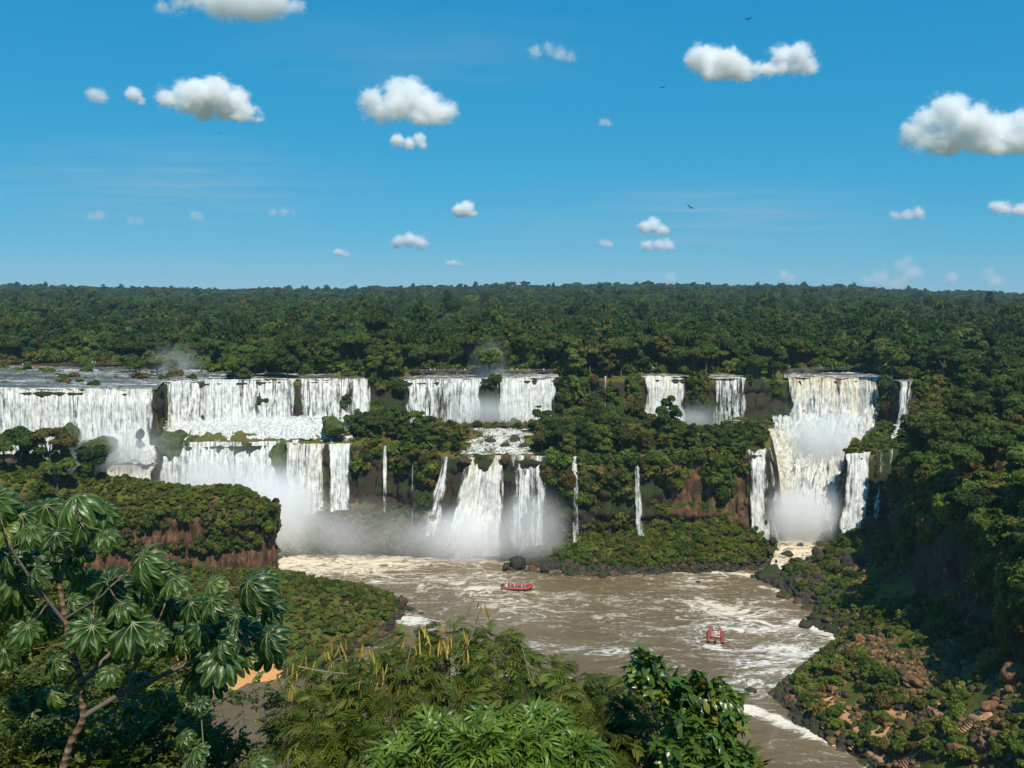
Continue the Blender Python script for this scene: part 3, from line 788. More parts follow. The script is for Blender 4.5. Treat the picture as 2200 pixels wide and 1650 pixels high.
# scattering of uncountable growth: one object, points carry size, turn and kind
def source_collection(name, meshes):
    c = bpy.data.collections.new(name)
    for i, m in enumerate(meshes):
        c.objects.link(bpy.data.objects.new(f"{name}_{i:02d}", m))
    return c
def scatter_tree(coll):
    g = bpy.data.node_groups.new("scatter", 'GeometryNodeTree')
    g.interface.new_socket("Geometry", in_out='INPUT', socket_type='NodeSocketGeometry')
    g.interface.new_socket("Geometry", in_out='OUTPUT', socket_type='NodeSocketGeometry')
    N, L = g.nodes, g.links
    gi, go = N.new("NodeGroupInput"), N.new("NodeGroupOutput")
    ci = N.new("GeometryNodeCollectionInfo"); ci.inputs["Collection"].default_value = coll
    ci.inputs["Separate Children"].default_value = True; ci.inputs["Reset Children"].default_value = True
    ip = N.new("GeometryNodeInstanceOnPoints"); ip.inputs["Pick Instance"].default_value = True
    def na(name, typ):
        a = N.new("GeometryNodeInputNamedAttribute"); a.data_type = typ; a.inputs[0].default_value = name
        return next(o for o in a.outputs if o.enabled)
    L.new(gi.outputs[0], ip.inputs["Points"]); L.new(ci.outputs[0], ip.inputs["Instance"])
    L.new(na("idx", 'INT'), ip.inputs["Instance Index"])
    er = N.new("FunctionNodeEulerToRotation"); L.new(na("rot", 'FLOAT_VECTOR'), er.inputs[0]); L.new(er.outputs[0], ip.inputs["Rotation"])
    L.new(na("size", 'FLOAT_VECTOR'), ip.inputs["Scale"])
    L.new(ip.outputs[0], go.inputs[0])
    return g
def scatter(name, pts, size, rot, idx, group, parent=None, label=None, cat=None):
    pts = np.asarray(pts, float); n = len(pts)
    me = bpy.data.meshes.new(name)
    me.vertices.add(n); me.vertices.foreach_set("co", pts.astype(np.float32).ravel())
    fattr(me, "size", np.asarray(size, np.float32), 'FLOAT_VECTOR'); fattr(me, "rot", np.asarray(rot, np.float32), 'FLOAT_VECTOR'); fattr(me, "idx", np.asarray(idx, np.int32), 'INT')
    me.update()
    o = obj(name, me, parent)
    md = o.modifiers.new("scatter", 'NODES'); md.node_group = group
    o["kind"] = "stuff"
    if label: o["label"] = label
    if cat: o["category"] = cat
    return o
G_FAR = scatter_tree(source_collection("far_tree_source", [t[3] for t in TREES]))
G_BUSH = scatter_tree(source_collection("bush_source", BUSH))

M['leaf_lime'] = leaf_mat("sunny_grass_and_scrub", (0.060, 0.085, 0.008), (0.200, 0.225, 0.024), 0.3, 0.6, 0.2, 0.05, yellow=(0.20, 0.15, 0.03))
LIME = []
for b_ in BUSH:
    c_ = b_.copy(); c_.materials.clear(); c_.materials.append(M['leaf_lime']); LIME.append(c_)
G_LIME = scatter_tree(source_collection("lime_bush_source", LIME))
# --- individual trees (largest in view), then the far wood as one mass
ROOTS = {}
def tree(x, y, k, sc, rz, label, group, z=None, lean=(0, 0)):
    nm, cm, tm, fm, h = TREES[k]
    zz = float(H(x, y)) if z is None else z
    e = obj(nm, None, loc=(x, y, zz - 0.3), rot=(lean[0], lean[1], rz), scale=sc)
    tag(e, label, "tree", group)
    obj("crown", cm, e); obj("trunk", tm, e)
    return e
LOOK = {0: "broad rounded", 1: "tall narrow", 2: "flat-topped", 3: "small rounded", 4: "dense bushy", 5: "spreading"}
ORD = lambda n: f"{n}{'th' if 10 <= n % 100 <= 20 else {1: 'st', 2: 'nd', 3: 'rd'}.get(n % 10, 'th')}"
placed = []
def free(x, y, d):
    return all((x - a) ** 2 + (y - b) ** 2 > d * d for a, b in placed)
def try_trees(n, gen, dmin, zone, place, group, sc=(0.8, 1.2), kinds=(0, 1, 2, 3, 4, 5), ok=None, scf=lambda px: 1.0):
    """zone(px, y) names the row a tree stands in; each tree is then told apart by its place in that row"""
    c = 0; tries = 0; rows = {}
    while c < n and tries < n * 60:
        tries += 1
        x, y = gen()
        if not free(x, y, dmin) or (ok and not ok(x, y)): continue
        placed.append((x, y)); k = random.choice(kinds)
        px = 1100 + F * x / y
        e = tree(x, y, k, random.uniform(*sc) * scf(px), random.uniform(0, 6.28), "", group, lean=(random.uniform(-.06, .06), random.uniform(-.06, .06)))
        rows.setdefault(zone(px, y), []).append((px, k, e)); c += 1
    for row, l in rows.items():
        for i, (px, k, e) in enumerate(sorted(l, key=lambda q: q[0])):
            e["label"] = f"{LOOK[k]} tree, {ORD(i + 1)} from left in the {row}{place}"
def gen_px(a, b, ya, yb):
    def g():
        px = random.uniform(a, b); y = random.uniform(ya(px), yb(px))
        return (px - 1100) / F * y, y
    return g
Kx = lambda px, k: float(wall(np.array([float(px)]))[k][0])
def depth3(d, a, b): return "front row" if d < a else "middle row" if d < b else "back row"
# island between the tiers, the ledge left of it
try_trees(84, gen_px(1165, 1650, lambda p: Kx(p, 3) + 1.0, lambda p: Kx(p, 3) + 34), 4.3, lambda px, y: depth3(y - Kx(px, 3), 9, 20), " on the green island", "trees on the island between the falls", (0.62, 1.0), scf=lambda p: float(np.interp(p, [1200, 1360, 1400, 1470, 1500, 1650], [0.9, 0.95, 0.72, 0.68, 0.52, 0.5])))
try_trees(32, gen_px(742, 1000, lambda p: Kx(p, 3) + 1.0, lambda p: Kx(p, 3) + 22), 4.1, lambda px, y: depth3(y - Kx(px, 3), 7, 14), " on the ledge below the walkway", "trees on the left ledge", (0.45, 0.72))
placed.append((at(1437, 900, 291).x, 291.0)); tree(at(1437, 900, 291).x, 291.0, 1, 1.15, 0.4, "tallest tree of the island, rising before the creamy fall", "trees on the island between the falls")
# along the upper rim, between and above the falls
OPEN = ((-400, 455), (640, 800), (868, 1040), (1064, 1198), (1378, 1478), (1524, 1610), (1686, 1892), (1926, 1964))
def rim_ok(x, y):
    px = 1100 + F * x / y
    for a, b in OPEN:
        if a - 6 < px < b + 6 and y < Kx(px, 9) + 2: return False
    return True
try_trees(78, gen_px(470, 1930, lambda p: Kx(p, 7) + 1.0, lambda p: Kx(p, 9) + 12), 4.6, lambda px, y: depth3(y - Kx(px, 7), 7, 18), " along the upper rim", "trees on the upper rim", (0.8, 1.25), ok=rim_ok)
try_trees(22, gen_px(-60, 470, lambda p: 391, lambda p: 408), 5.5, lambda px, y: depth3(y - 391, 8, 99), " behind the upper river", "trees behind the upper river", (0.8, 1.2), kinds=(0, 3, 4, 5))
# wooded right bank
def right_gen():
    y = random.uniform(125, 330); xc = np.interp(y, _RC[:, 0], _RC[:, 1])
    return xc + 3.5 + random.uniform(0, 1) ** 1.5 * 62, y
try_trees(92, right_gen, 4.9, lambda px, y: "highest row" if y > 285 else "upper row" if y > 240 else "middle row" if y > 190 else "lower row" if y > 160 else "lowest row",
          " on the wooded right bank", "trees on the right bank", (0.75, 1.12), ok=lambda x, y: x / y < 0.66)
# clump on the islets of the upper river
try_trees(9, gen_px(272, 402, lambda p: 340, lambda p: 362), 4.0, lambda px, y: depth3(y - 340, 11, 99), " clump standing in the upper river", "trees standing in the upper river", (0.6, 0.95), kinds=(0, 3, 4, 5))
# promontory and left hill
try_trees(18, lambda: (random.uniform(-165, -112), random.uniform(236, 266)), 5.5, lambda px, y: depth3(y - 236, 15, 99), " on the left hill", "trees on the left hill", (0.75, 1.25), ok=lambda x, y: x / y < -0.46)

# far wood
def forest_pts():
    P, Z, K = [], [], []
    y = 338.0
    while y < 2350:
        sp = 4.9 + y / 240
        w = y * 0.76 + 50
        n = int(2 * w / sp)
        x = -w + sp * (np.arange(n) + RNG.random(n) * 0.9)
        yy = y + sp * (RNG.random(n) - 0.5)
        px = 1100 + F * x / yy
        Kk = wall(px)
        ok = (yy > Kk[9] + 3) & (yy > Kk[7] + 2)
        ok &= ~((px < 460) & (yy < 399))
        P.append(np.stack([x[ok], yy[ok]], 1)); Z.append(np.full(ok.sum(), sp))
        y += sp * 0.9
    P = np.concatenate(P); Z = np.concatenate(Z)
    pl = np.array(placed)
    near = P[:, 1] < 420
    keep = np.ones(len(P), bool)
    for i in np.where(near)[0]:
        keep[i] = np.min((pl[:, 0] - P[i, 0]) ** 2 + (pl[:, 1] - P[i, 1]) ** 2) > 16
    return P[keep], Z[keep]
FP, FS = forest_pts()
n = len(FP)
fz = H(FP[:, 0], FP[:, 1])
fs = FS / 7.6 * (0.62 + 0.8 * RNG.random(n)) * (1 + 0.25 * (RNG.random(n) > 0.93))
hv = np.clip(1.0 - (FP[:, 1] - 400) / 6000, 0.75, 1.0) * (1 + 0.55 * (RNG.random(n) > 0.95))
size = np.stack([fs, fs, np.minimum(fs, 1.15) * (0.8 + 0.5 * RNG.random(n)) * hv], 1)
rot = np.stack([0 * fs, 0 * fs, RNG.random(n) * 6.28], 1)
scatter("forest", np.stack([FP[:, 0], FP[:, 1], fz - 0.5], 1), size, rot, RNG.integers(0, 6, n), G_FAR, label="dense green forest stretching from the falls to the horizon", cat="forest")
print("FOREST", n)

# ground cover and creepers
def bush_field(name, pts, smin, smax, label, seed, tilt=0.25, sink=0.15, big=1.55, src=None):
    r = np.random.default_rng(seed); pts = np.asarray(pts, float); n = len(pts)
    s = smin + (smax * big - smin) * r.random(n) ** 3.2
    rot = np.stack([r.normal(0, tilt, n), r.normal(0, tilt, n), r.random(n) * 6.28], 1)
    pts[:, 2] -= sink * s
    return scatter(name, pts, np.stack([s, s, s * (0.7 + 0.5 * r.random(n))], 1), rot, r.integers(0, 4, n), src or G_BUSH, label=label, cat="shrubs")
def field(n, x0, x1, y0, y1, ok, seed):
    r = np.random.default_rng(seed)
    x = x0 + (x1 - x0) * r.random(n); y = y0 + (y1 - y0) * r.random(n)
    z = H(x, y)
    k = ok(x, y, z)
    return np.stack([x[k], y[k], z[k]], 1)
def pxof(x, y): return 1100 + F * x / y
def patchy(x, y, s, thr, seed): return fbm(x * s, y * s, 0, 3, seed) > thr
bush_field("shrubbery", field(30000, -230, -25, 150, 275, lambda x, y, z: (z > 0.9) & (poly_in(x, y, LOW) > 1.5) & (((x + 61) / 12) ** 2 + ((y - 186) / 6.5) ** 2 > 1) & patchy(x, y, 0.13, -0.9, 601), 602), 0.22, 0.75,
           "low green shrubs covering the promontory and its point", 603, big=1.25)
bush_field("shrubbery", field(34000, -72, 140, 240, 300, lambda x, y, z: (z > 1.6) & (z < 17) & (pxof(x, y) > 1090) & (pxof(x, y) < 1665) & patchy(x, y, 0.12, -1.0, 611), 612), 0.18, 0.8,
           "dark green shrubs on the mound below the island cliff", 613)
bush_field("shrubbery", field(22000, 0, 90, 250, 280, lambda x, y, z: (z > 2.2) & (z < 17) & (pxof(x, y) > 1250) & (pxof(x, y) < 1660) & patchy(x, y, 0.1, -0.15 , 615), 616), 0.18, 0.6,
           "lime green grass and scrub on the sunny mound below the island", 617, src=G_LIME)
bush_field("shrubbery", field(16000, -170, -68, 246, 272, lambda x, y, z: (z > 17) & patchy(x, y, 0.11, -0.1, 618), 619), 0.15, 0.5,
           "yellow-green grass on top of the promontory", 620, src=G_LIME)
bush_field("shrubbery", field(6000, -90, -20, 262, 300, lambda x, y, z: (z > 0.8) & (z < 16) & patchy(x, y, 0.12, -0.2, 621), 622), 0.3, 0.8,
           "drenched low scrub on the misty mound below the left falls", 623)
bush_field("shrubbery", field(22000, 50, 130, 105, 285, lambda x, y, z: (z > 1.5) & (z < 26) & (x > np.interp(y, _RS[:, 0], _RS[:, 1]) + 2.0) & patchy(x, y, 0.16, -0.02, 631), 632), 0.2, 0.85,
           "tangled green scrub among the boulders of the right bank", 633)
bush_field("shrubbery", field(9000, -140, 180, 270, 345, lambda x, y, z: (z > 24) & (y > wall(pxof(x, y))[3] + 0.3) & ((y < wall(pxof(x, y))[5] - 2) | ((y > wall(pxof(x, y))[7] + .5) & (y > wall(pxof(x, y))[9]))) & (pxof(x, y) > 735) & ~((pxof(x, y) > 995) & (pxof(x, y) < 1150) & (y < 313)) & ~((pxof(x, y) > 1640) & (pxof(x, y) < chute_sides(y)[1] + 4)), 642), 0.4, 1.0,
           "leafy undergrowth on the ledges and rim between the falls", 643)
bush_field("shrubbery", field(5200, 80, 190, 110, 335, lambda x, y, z: (x > np.interp(y, _RC[:, 0], _RC[:, 1]) + 4) & (z > 30) & (x / y < 0.66), 652), 0.8, 1.8,
           "dense understorey beneath the trees of the right bank", 653)
bush_field("shrubbery", field(9000, -330, 190, 330, 425, lambda x, y, z: (pxof(x, y) > -90) & (pxof(x, y) < 1960) & (y > wall(pxof(x, y))[9] + 1.5) & (y < wall(pxof(x, y))[9] + 26), 645), 0.8, 2.2,
           "dense undergrowth along the forest's edge above the falls", 646)
bush_field("shrubbery", field(900, -330, -60, 296, 390, lambda x, y, z: (pxof(x, y) > -60) & (pxof(x, y) < 800) & (y > wall(pxof(x, y))[7] + 0.5) & (y < wall(pxof(x, y))[9]) & (fbm(x * 0.06, y * 0.11, 0, 3, 647) > 0.3), 648), 0.5, 1.5,
           "small bushes growing on rocks in the upper river", 649)
# creepers hanging on the cliff faces
def on_cliff(n, a, b, lo, hi, seed, ok, out=1.6):
    r = np.random.default_rng(seed)
    px = a + (b - a) * r.random(n); K = wall(px); t = r.random(n)
    Y = K[lo] + (K[hi] - K[lo]) * t - out * r.random(n) - 0.3; z = K[lo + 1] + (K[hi + 1] - K[lo + 1]) * t
    k = ok(px, t, z)
    return np.stack([(px - 1100) / F * Y, Y, z], 1)[k]
def gaps(px, lst):
    k = np.ones(px.shape, bool)
    for a, b in lst: k &= ~((px > a) & (px < b))
    return k
UF = [(-90, 333), (346, 803), (866, 1040), (1062, 1200), (1294, 1306), (1376, 1480), (1523, 1611), (1685, 1893), (1915, 1964)]
LF = [(-90, 340), (340, 606), (610, 760), (817, 836), (878, 892), (940, 1180), (1224, 1246), (1357, 1388), (1600, 1690), (1795, 1930)]
bush_field("creepers", on_cliff(4200, 740, 2070, 5, 7, 661, lambda p, t, z: gaps(p, UF) & (vnoise(p * 0.03, z * 0.2, 0, 664) + t * 0.9 > np.where(p > 1962, -0.5, 0.62))), 0.5, 1.3, "dark creepers hanging on the upper cliffs between falls", 663, 0.9)
bush_field("creepers", on_cliff(5200, 745, 1640, 1, 3, 671, lambda p, t, z: gaps(p, LF) & (fbm(p * 0.02, z * 0.10, 0, 3, 674) + (t - np.where((p > 1400) & (p < 1605), 0.74, 0.62)) * 1.9 > 0.0)), 0.5, 1.5, "thick creepers draping the cliff below the island", 673, 0.9)
r_ = np.random.default_rng(681)
yv = 100 + 175 * r_.random(3600); tv = r_.random(3600)
xv = np.interp(yv, _RC[:, 0], _RC[:, 1]) + 2.2 * vnoise(yv * 0.07, 2.7, 0, 32) + 4 * tv - 1.5 * r_.random(3600)
zv = np.interp(yv, _RC[:, 0], _RC[:, 2]) + (37 - np.interp(yv, _RC[:, 0], _RC[:, 2])) * tv
k_ = fbm(yv * 0.08, zv * 0.1, 0, 3, 683) + (tv - 0.6) * 1.4 > 0.0
bush_field("creepers", np.stack([xv, yv, zv], 1)[k_], 0.5, 1.5, "shaded creepers on the right bank cliff", 682, 0.9)
i_ = r_.integers(0, len(ml), 5200); tv = r_.random(5200)
kx = ml[i_]; zz = 3 + 17 * tv
k_ = (fbm(kx[:, 0] * 0.1, zz * 0.2, kx[:, 1] * 0.1, 3, 684) + (tv - 0.52) * 2.4 > 0.0) & (kx[:, 0] > -190)
bush_field("creepers", np.stack([kx[:, 0] + 0.6 * (kx[:, 0] > -72), kx[:, 1] - 0.7, zz], 1)[k_], 0.35, 0.75, "shrubs spilling over the promontory's brown rock face", 685, 0.9)
# ------------------------------------------------------------------ clouds
def cloud_mat(name, puffs, dens, rm, seed):
    """vapour that is thick inside the puffs and frays into shreds at their skins; puffs in object space"""
    t = NT(name)
    p = t.node("ShaderNodeTexCoord").outputs["Object"]
    f = None
    for c, r in puffs:
        d = t.node("ShaderNodeVectorMath", {0: p, 1: tuple(c)}, operation='DISTANCE').outputs["Value"]
        e = t.math('MULTIPLY_ADD', d, -1.0 / rm, r / rm)
        f = e if f is None else t.math('SMOOTH_MAX', f, e, 0.55)
    n = t.noise(t.mapping(p, (1, 1, 1.1), loc=(seed * 31.7, 0, 0)), 0.95 / rm, 7, 0.62, 0.3)
    e = t.math('ADD', t.math('ADD', f, -0.02), t.math('MULTIPLY', t.math('SUBTRACT', n, 0.5), 2.3))
    nh = t.noise(t.mapping(p, (1, 1, 1.1), loc=(0, seed * 17.3, 0)), 3.2 / rm, 6, 0.65, 0.2)
    e = t.math('ADD', e, t.math('MULTIPLY', t.math('SUBTRACT', nh, 0.5), 1.5))
    z = t.node("ShaderNodeSeparateXYZ", {0: p}).outputs[2]
    zb = min(c[2] - r for c, r in puffs)
    e = t.math('SUBTRACT', e, t.ramp(z, zb + 0.55 * rm, zb - 0.1 * rm, 0, 0.9))
    v = t.node("ShaderNodeVolumePrincipled", {"Color": (1.0, 1.0, 1.0), "Anisotropy": 0.1})
    t.l.new(t.math('MULTIPLY', t.ramp(e, -0.12, 1.15), dens), v.inputs["Density"])
    t.m.cycles.volume_step_rate = 0.28
    return t.volume(v.outputs[0])
ICO = {}
def ico(sub):
    if sub not in ICO:
        import bmesh
        bm = bmesh.new(); bmesh.ops.create_icosphere(bm, subdivisions=sub, radius=1.0)
        v = np.array([tuple(p.co) for p in bm.verts]); f = np.array([[p.index for p in q.verts] for q in bm.faces]); bm.free()
        ICO[sub] = (v, f)
    return ICO[sub]
def remeshed(V, Fc, voxel):
    """one closed skin round many overlapping balls"""
    me = mesh_np("tmp", V, Fc)
    o = bpy.data.objects.new("tmp", me); COL.objects.link(o)
    md = o.modifiers.new("r", 'REMESH'); md.mode = 'VOXEL'; md.voxel_size = voxel
    dg = bpy.context.evaluated_depsgraph_get()
    out = bpy.data.meshes.new_from_object(o.evaluated_get(dg))
    bpy.data.objects.remove(o); bpy.data.meshes.remove(me)
    return out
def cloud(puffs, label, thick=4.0, seed=0, alt=1300.0, name="cloud"):
    r = random.Random(seed)
    pyb = max(p[1] + p[2] * 0.8 for p in puffs)
    D = min(alt * F / max(HOR - pyb, 40), 24000)
    k = D / F
    balls = []
    for px, py, rp in puffs:
        rp *= 1.16 if rp > 14 else 1.42
        c = at(px, py, D); c.y += r.uniform(-0.5, 0.5) * rp * k
        balls.append((c, rp * k))
    RM = max(np.mean([p[2] for p in puffs]), 9) * k
    v0, f0 = ico(2)
    V = np.concatenate([v0 * (q * 1.2 + 0.55 * RM) + np.array(c) for c, q in balls])
    Fc = np.concatenate([f0 + i * len(v0) for i in range(len(balls))])
    rm = max(np.mean([p[2] for p in puffs]), 9) * k
    ctr = V.mean(0)
    me = remeshed(V - ctr, Fc, max(np.ptp(V[:, 0]) / 50, rm * 0.15))
    me.materials.append(cloud_mat("cloud_vapour", [(tuple(np.array(c) - ctr), q) for c, q in balls], thick * 0.56 / rm, rm, seed))
    me.name = name
    return tag(obj(name, me, loc=tuple(ctr)), label, "cloud", "fair-weather clouds in the blue sky")
cloud([(420, -6, 30), (480, -16, 50), (540, -6, 50), (590, 2, 40), (628, 12, 20), (352, 15, 16), (380, 5, 18)], "grey-white cloud cut off by the top edge of the picture", 4, 1)
cloud([(350, 205, 20), (390, 195, 24), (430, 212, 36), (470, 203, 34), (500, 218, 32), (530, 240, 20), (556, 257, 9), (400, 228, 20), (362, 215, 16), (440, 238, 22), (480, 240, 22), (515, 250, 16)], "big wedge-shaped cloud at upper left, sloping down to the right", 7, 2)
cloud([(288, 203, 13), (303, 217, 8)], "small puff just left of the big wedge-shaped cloud", 3, 3)
cloud([(205, 204, 14), (220, 210, 13)], "faint round puff, leftmost of the upper clouds", 1.6, 4)
cloud([(800, 215, 26), (850, 195, 28), (880, 200, 34), (915, 225, 32), (950, 240, 26), (968, 225, 12), (840, 235, 24), (900, 252, 22), (790, 240, 16), (860, 228, 30), (815, 240, 22), (935, 255, 20)], "big domed cloud left of the picture's centre", 6, 5)
cloud([(853, 300, 12), (880, 308, 11), (902, 298, 11), (908, 314, 8)], "small two-headed cloud right under the domed cloud", 3.5, 6)
cloud([(1150, 112, 13), (1180, 105, 15), (1205, 115, 17), (1225, 126, 11)], "thin ragged wisp right of the top centre", 0.9, 7)
cloud([(1500, 130, 28), (1530, 122, 27), (1560, 140, 32), (1590, 150, 26), (1520, 158, 20), (1640, 147, 15), (1690, 120, 26), (1715, 118, 24), (1738, 140, 20), (1662, 110, 9), (1680, 146, 15), (1610, 155, 16), (1625, 150, 16), (1655, 148, 16), (1545, 158, 22), (1710, 145, 18)], "long double-humped cloud at upper right", 6, 8)
cloud([(1960, 290, 26), (1990, 262, 30), (2030, 242, 36), (2060, 236, 28), (2082, 270, 38), (2120, 285, 34), (2160, 278, 34), (2200, 272, 34), (2245, 285, 40), (2020, 300, 32), (2090, 312, 26), (2150, 315, 24), (2210, 312, 26), (1985, 300, 26), (2050, 300, 34), (2120, 312, 28), (2180, 305, 30)], "largest white cloud, cut off by the right edge", 8, 9)
cloud([(988, 452, 13), (1002, 449, 14), (1013, 460, 8)], "small bright puff below the domed cloud's right side", 5, 10)
cloud([(856, 520, 12), (880, 514, 16), (904, 523, 12)], "small bright hill-shaped cloud low at left of centre", 5, 11)
cloud([(727, 542, 8), (743, 547, 7)], "tiny puff left of the low hill-shaped cloud", 3, 12)
cloud([(964, 566, 6), (975, 566, 7), (985, 567, 6)], "tiny flat puff just above the forest left of centre", 3, 13)
cloud([(1385, 490, 12), (1402, 483, 14), (1422, 494, 12)], "upper of the two small stacked clouds right of centre", 4, 14)
cloud([(1391, 528, 11), (1415, 527, 11), (1436, 526, 11)], "lower of the two small stacked clouds right of centre", 3, 15)
cloud([(1296, 523, 7), (1308, 524, 8)], "tiny puff left of the two stacked clouds", 2.5, 16)
cloud([(1923, 463, 9), (1950, 461, 11), (1976, 458, 12)], "small pale pair of puffs low at right", 1.8, 17)
cloud([(2138, 445, 12), (2160, 448, 15), (2190, 450, 16), (2215, 452, 16)], "small white cloud at the right edge, below the largest one", 4, 18)
cloud([(1296, 262, 8), (1308, 265, 7)], "very faint small puff in the middle of the sky", 1.0, 19)
for i, (p, lb) in enumerate((([(1860, 606, 16), (1890, 600, 20), (1920, 610, 15)], "pale distant cloud bank on the horizon left of the tower-shaped cloud"), ([(1935, 570, 13), (1950, 560, 10), (1960, 585, 20), (1942, 602, 20)], "tallest pale tower-shaped cloud on the right horizon"),
                             ([(2122, 588, 13), (2132, 606, 19)], "pale thumb-shaped cloud on the horizon at far right"), ([(1683, 591, 11), (1700, 600, 10)], "faint small cloud on the horizon above the right treetops"),
                             ([(1440, 597, 12)], "faint round cloud touching the treetops right of centre"), ([(2046, 597, 11), (2040, 606, 10)], "faint puff between the horizon tower and thumb clouds"),
                             ([(195, 464, 8), (210, 463, 10)], "faint wisp low in the left sky, leftmost of its row"), ([(415, 462, 9), (430, 466, 9)], "faint wisp low in the left sky, third of its row"),
                             ([(585, 456, 9), (610, 456, 9), (630, 457, 7)], "faint flat wisp low in the left sky, rightmost of its row"), ([(283, 475, 8), (300, 476, 8)], "faint wisp low in the left sky, second of its row"))):
    cloud(p, lb, 1.1 if i < 6 else 0.7, 30 + i)

# ------------------------------------------------------------------ spray
def mist_mat(name, dens, seed, scale=1.6):
    t = NT(name)
    p = t.node("ShaderNodeTexCoord").outputs["Object"]
    r = t.node("ShaderNodeVectorMath", {0: p}, operation='LENGTH').outputs["Value"]
    fall = t.ramp(r, 0.98, 0.15)
    n = t.noise(t.mapping(p, (1, 1, 0.7), loc=(seed, seed * 1.3, 0)), scale, 3, 0.5)
    d = t.math('MULTIPLY', t.math('MULTIPLY', fall, fall), t.ramp(n, 0.3, 0.7, 0.35, 1.25))
    d = t.math('MULTIPLY', d, dens * 2.4)
    v = t.node("ShaderNodeVolumePrincipled", {"Color": (1.0, 1.0, 1.0), "Anisotropy": -0.35})
    t.l.new(d, v.inputs["Density"])
    return t.volume(v.outputs[0])
def mist(px, py, Y, rx, ry, rz, dens, label):
    v, f = ico(3)
    me = mesh_np("mist", v, f, mist_mat("spray", dens, px * 0.01))
    return tag(obj("mist", me, loc=at(px, py, Y), scale=(rx, ry, rz)), label, "mist", kind="stuff")
mist(600, 1115, 278, 22, 12, 26, 0.15, "thick white spray rising right of the promontory")
mist(470, 1055, 286, 30, 10, 21, 0.09, "veil of spray before the wide misty lower fall")
mist(730, 1150, 276, 32, 12, 18, 0.026, "thin spray drifting over the mound left of centre")
mist(880, 1160, 272, 22, 9, 16, 0.022, "faint spray between the misty mound and the split fall")
mist(1005, 1160, 270, 24, 9, 16, 0.12, "spray at the foot of the split central waterfall")
mist(1140, 1135, 269, 17, 8, 18, 0.08, "spray at the foot of the fine-stranded waterfall")
mist(1715, 1110, 278, 22, 12, 16, 0.15, "white spray at the foot of the great chute")
mist(1770, 960, 308, 24, 12, 22, 0.10, "spray billowing over the great chute")
mist(1050, 890, 322, 26, 8, 11, 0.06, "thin spray under the two falls below the walkway")
mist(1052, 815, 338, 12, 7, 22, 0.035, "bluish plume of spray rising in the gap between falls")
mist(1500, 905, 324, 15, 7, 10, 0.05, "thin spray below the bluish fall")
mist(210, 965, 282, 38, 6, 13, 0.07, "low spray at the foot of the widest fall")
mist(540, 930, 306, 44, 9, 10, 0.05, "low spray along the stepped cascade")
mist(375, 790, 345, 16, 9, 14, 0.022, "faint plume of spray over the upper river")

# thin high cirrus veils
def cirrus(px, py, Y, rx, rz, dens, seed, label):
    t = NT("ice_veil")
    p = t.node("ShaderNodeTexCoord").outputs["Object"]
    r = t.node("ShaderNodeVectorMath", {0: p}, operation='LENGTH').outputs["Value"]
    n = t.noise(t.mapping(p, (1.2, 1, 7), rot=(0, R(6), 0), loc=(seed, 0, 0)), 1.6, 5, 0.6, 0.4)
    d = t.math('MULTIPLY', t.math('MULTIPLY', t.ramp(r, 0.98, 0.1), t.ramp(n, 0.42, 0.75)), dens)
    v = t.node("ShaderNodeVolumePrincipled", {"Color": (1, 1, 1), "Anisotropy": 0.2}); t.l.new(d, v.inputs["Density"])
    v0, f0 = ico(3)
    tag(obj("cirrus_veil", mesh_np("cirrus_veil", v0, f0, t.volume(v.outputs[0])), loc=at(px, py, Y), scale=(rx, rx * 0.4, rz)), label, "cloud", kind="stuff")
cirrus(350, 400, 30000, 9500, 2300, 0.00030, 1.0, "faint streaked cirrus veil low across the left sky")
cirrus(1500, 470, 30000, 10500, 1800, 0.00022, 5.0, "faint streaked cirrus veil low across the right sky")
cirrus(900, 110, 20000, 6500, 1100, 0.00020, 9.0, "faint cirrus streaks high in the middle sky")

# ------------------------------------------------------------------ air
t = NT("hazy_air")
hz = t.volume(t.node("ShaderNodeVolumePrincipled", {"Color": (0.55, 0.83, 1.0), "Density": 0.00008, "Anisotropy": 0.0}).outputs[0])
V, Q = box_np((0, 6500, 62), (20000, 17000, 140))
tag(obj("haze", mesh_np("haze", V, Q, hz)), "thin blue haze over the whole gorge and forest", kind="stuff")
# ------------------------------------------------------------------ boulders
def rock_mesh(seed, mat, sub=3, flat=0.7, ang=0.5):
    v, f = ico(sub); r = np.random.default_rng(seed)
    p = v.copy()
    for _ in range(16):                                 # shear off facets
        d = unit(r.normal(size=(1, 3)))[0]; c = 0.5 + 0.34 * r.random()
        s = p @ d; p = p - np.where(s > c, s - c, 0)[:, None] * d * (0.9 + 0.1 * ang)
    p = p + v * (0.16 * fbm(v[:, 0] * 2.6, v[:, 1] * 2.6, v[:, 2] * 2.6, 5, seed, 0.6))[:, None]
    p = p * np.array([1.0 + 0.25 * r.random(), 0.85 + 0.2 * r.random(), flat])
    return mesh_np("boulder", p, f, M[mat], False)
def moss_mat():
    t = NT("mossy_rock")
    p = t.geo()
    n = t.noise(p, 0.8, 6, 0.65)
    c = t.mix(t.ramp(n, 0.35, 0.65), (0.035, 0.05, 0.018), (0.10, 0.125, 0.035))
    c = t.mix(t.ramp(t.noise(p, 2.5, 4), 0.6, 0.75), c, (0.06, 0.045, 0.035))
    return t.surface(t.bsdf(Base_Color=c, Roughness=0.95, Specular_IOR_Level=0.1, Normal=t.bump(n, 0.9, 0.8)))
M['moss'] = moss_mat()
ROCKS = {m: [rock_mesh(900 + 10 * i + j, m, 3 if j < 3 else 2, 0.6 + 0.12 * j) for j in range(5)] for i, m in enumerate(('rock_wet', 'rock_orange', 'rock_brown', 'cliff_dark', 'moss'))}
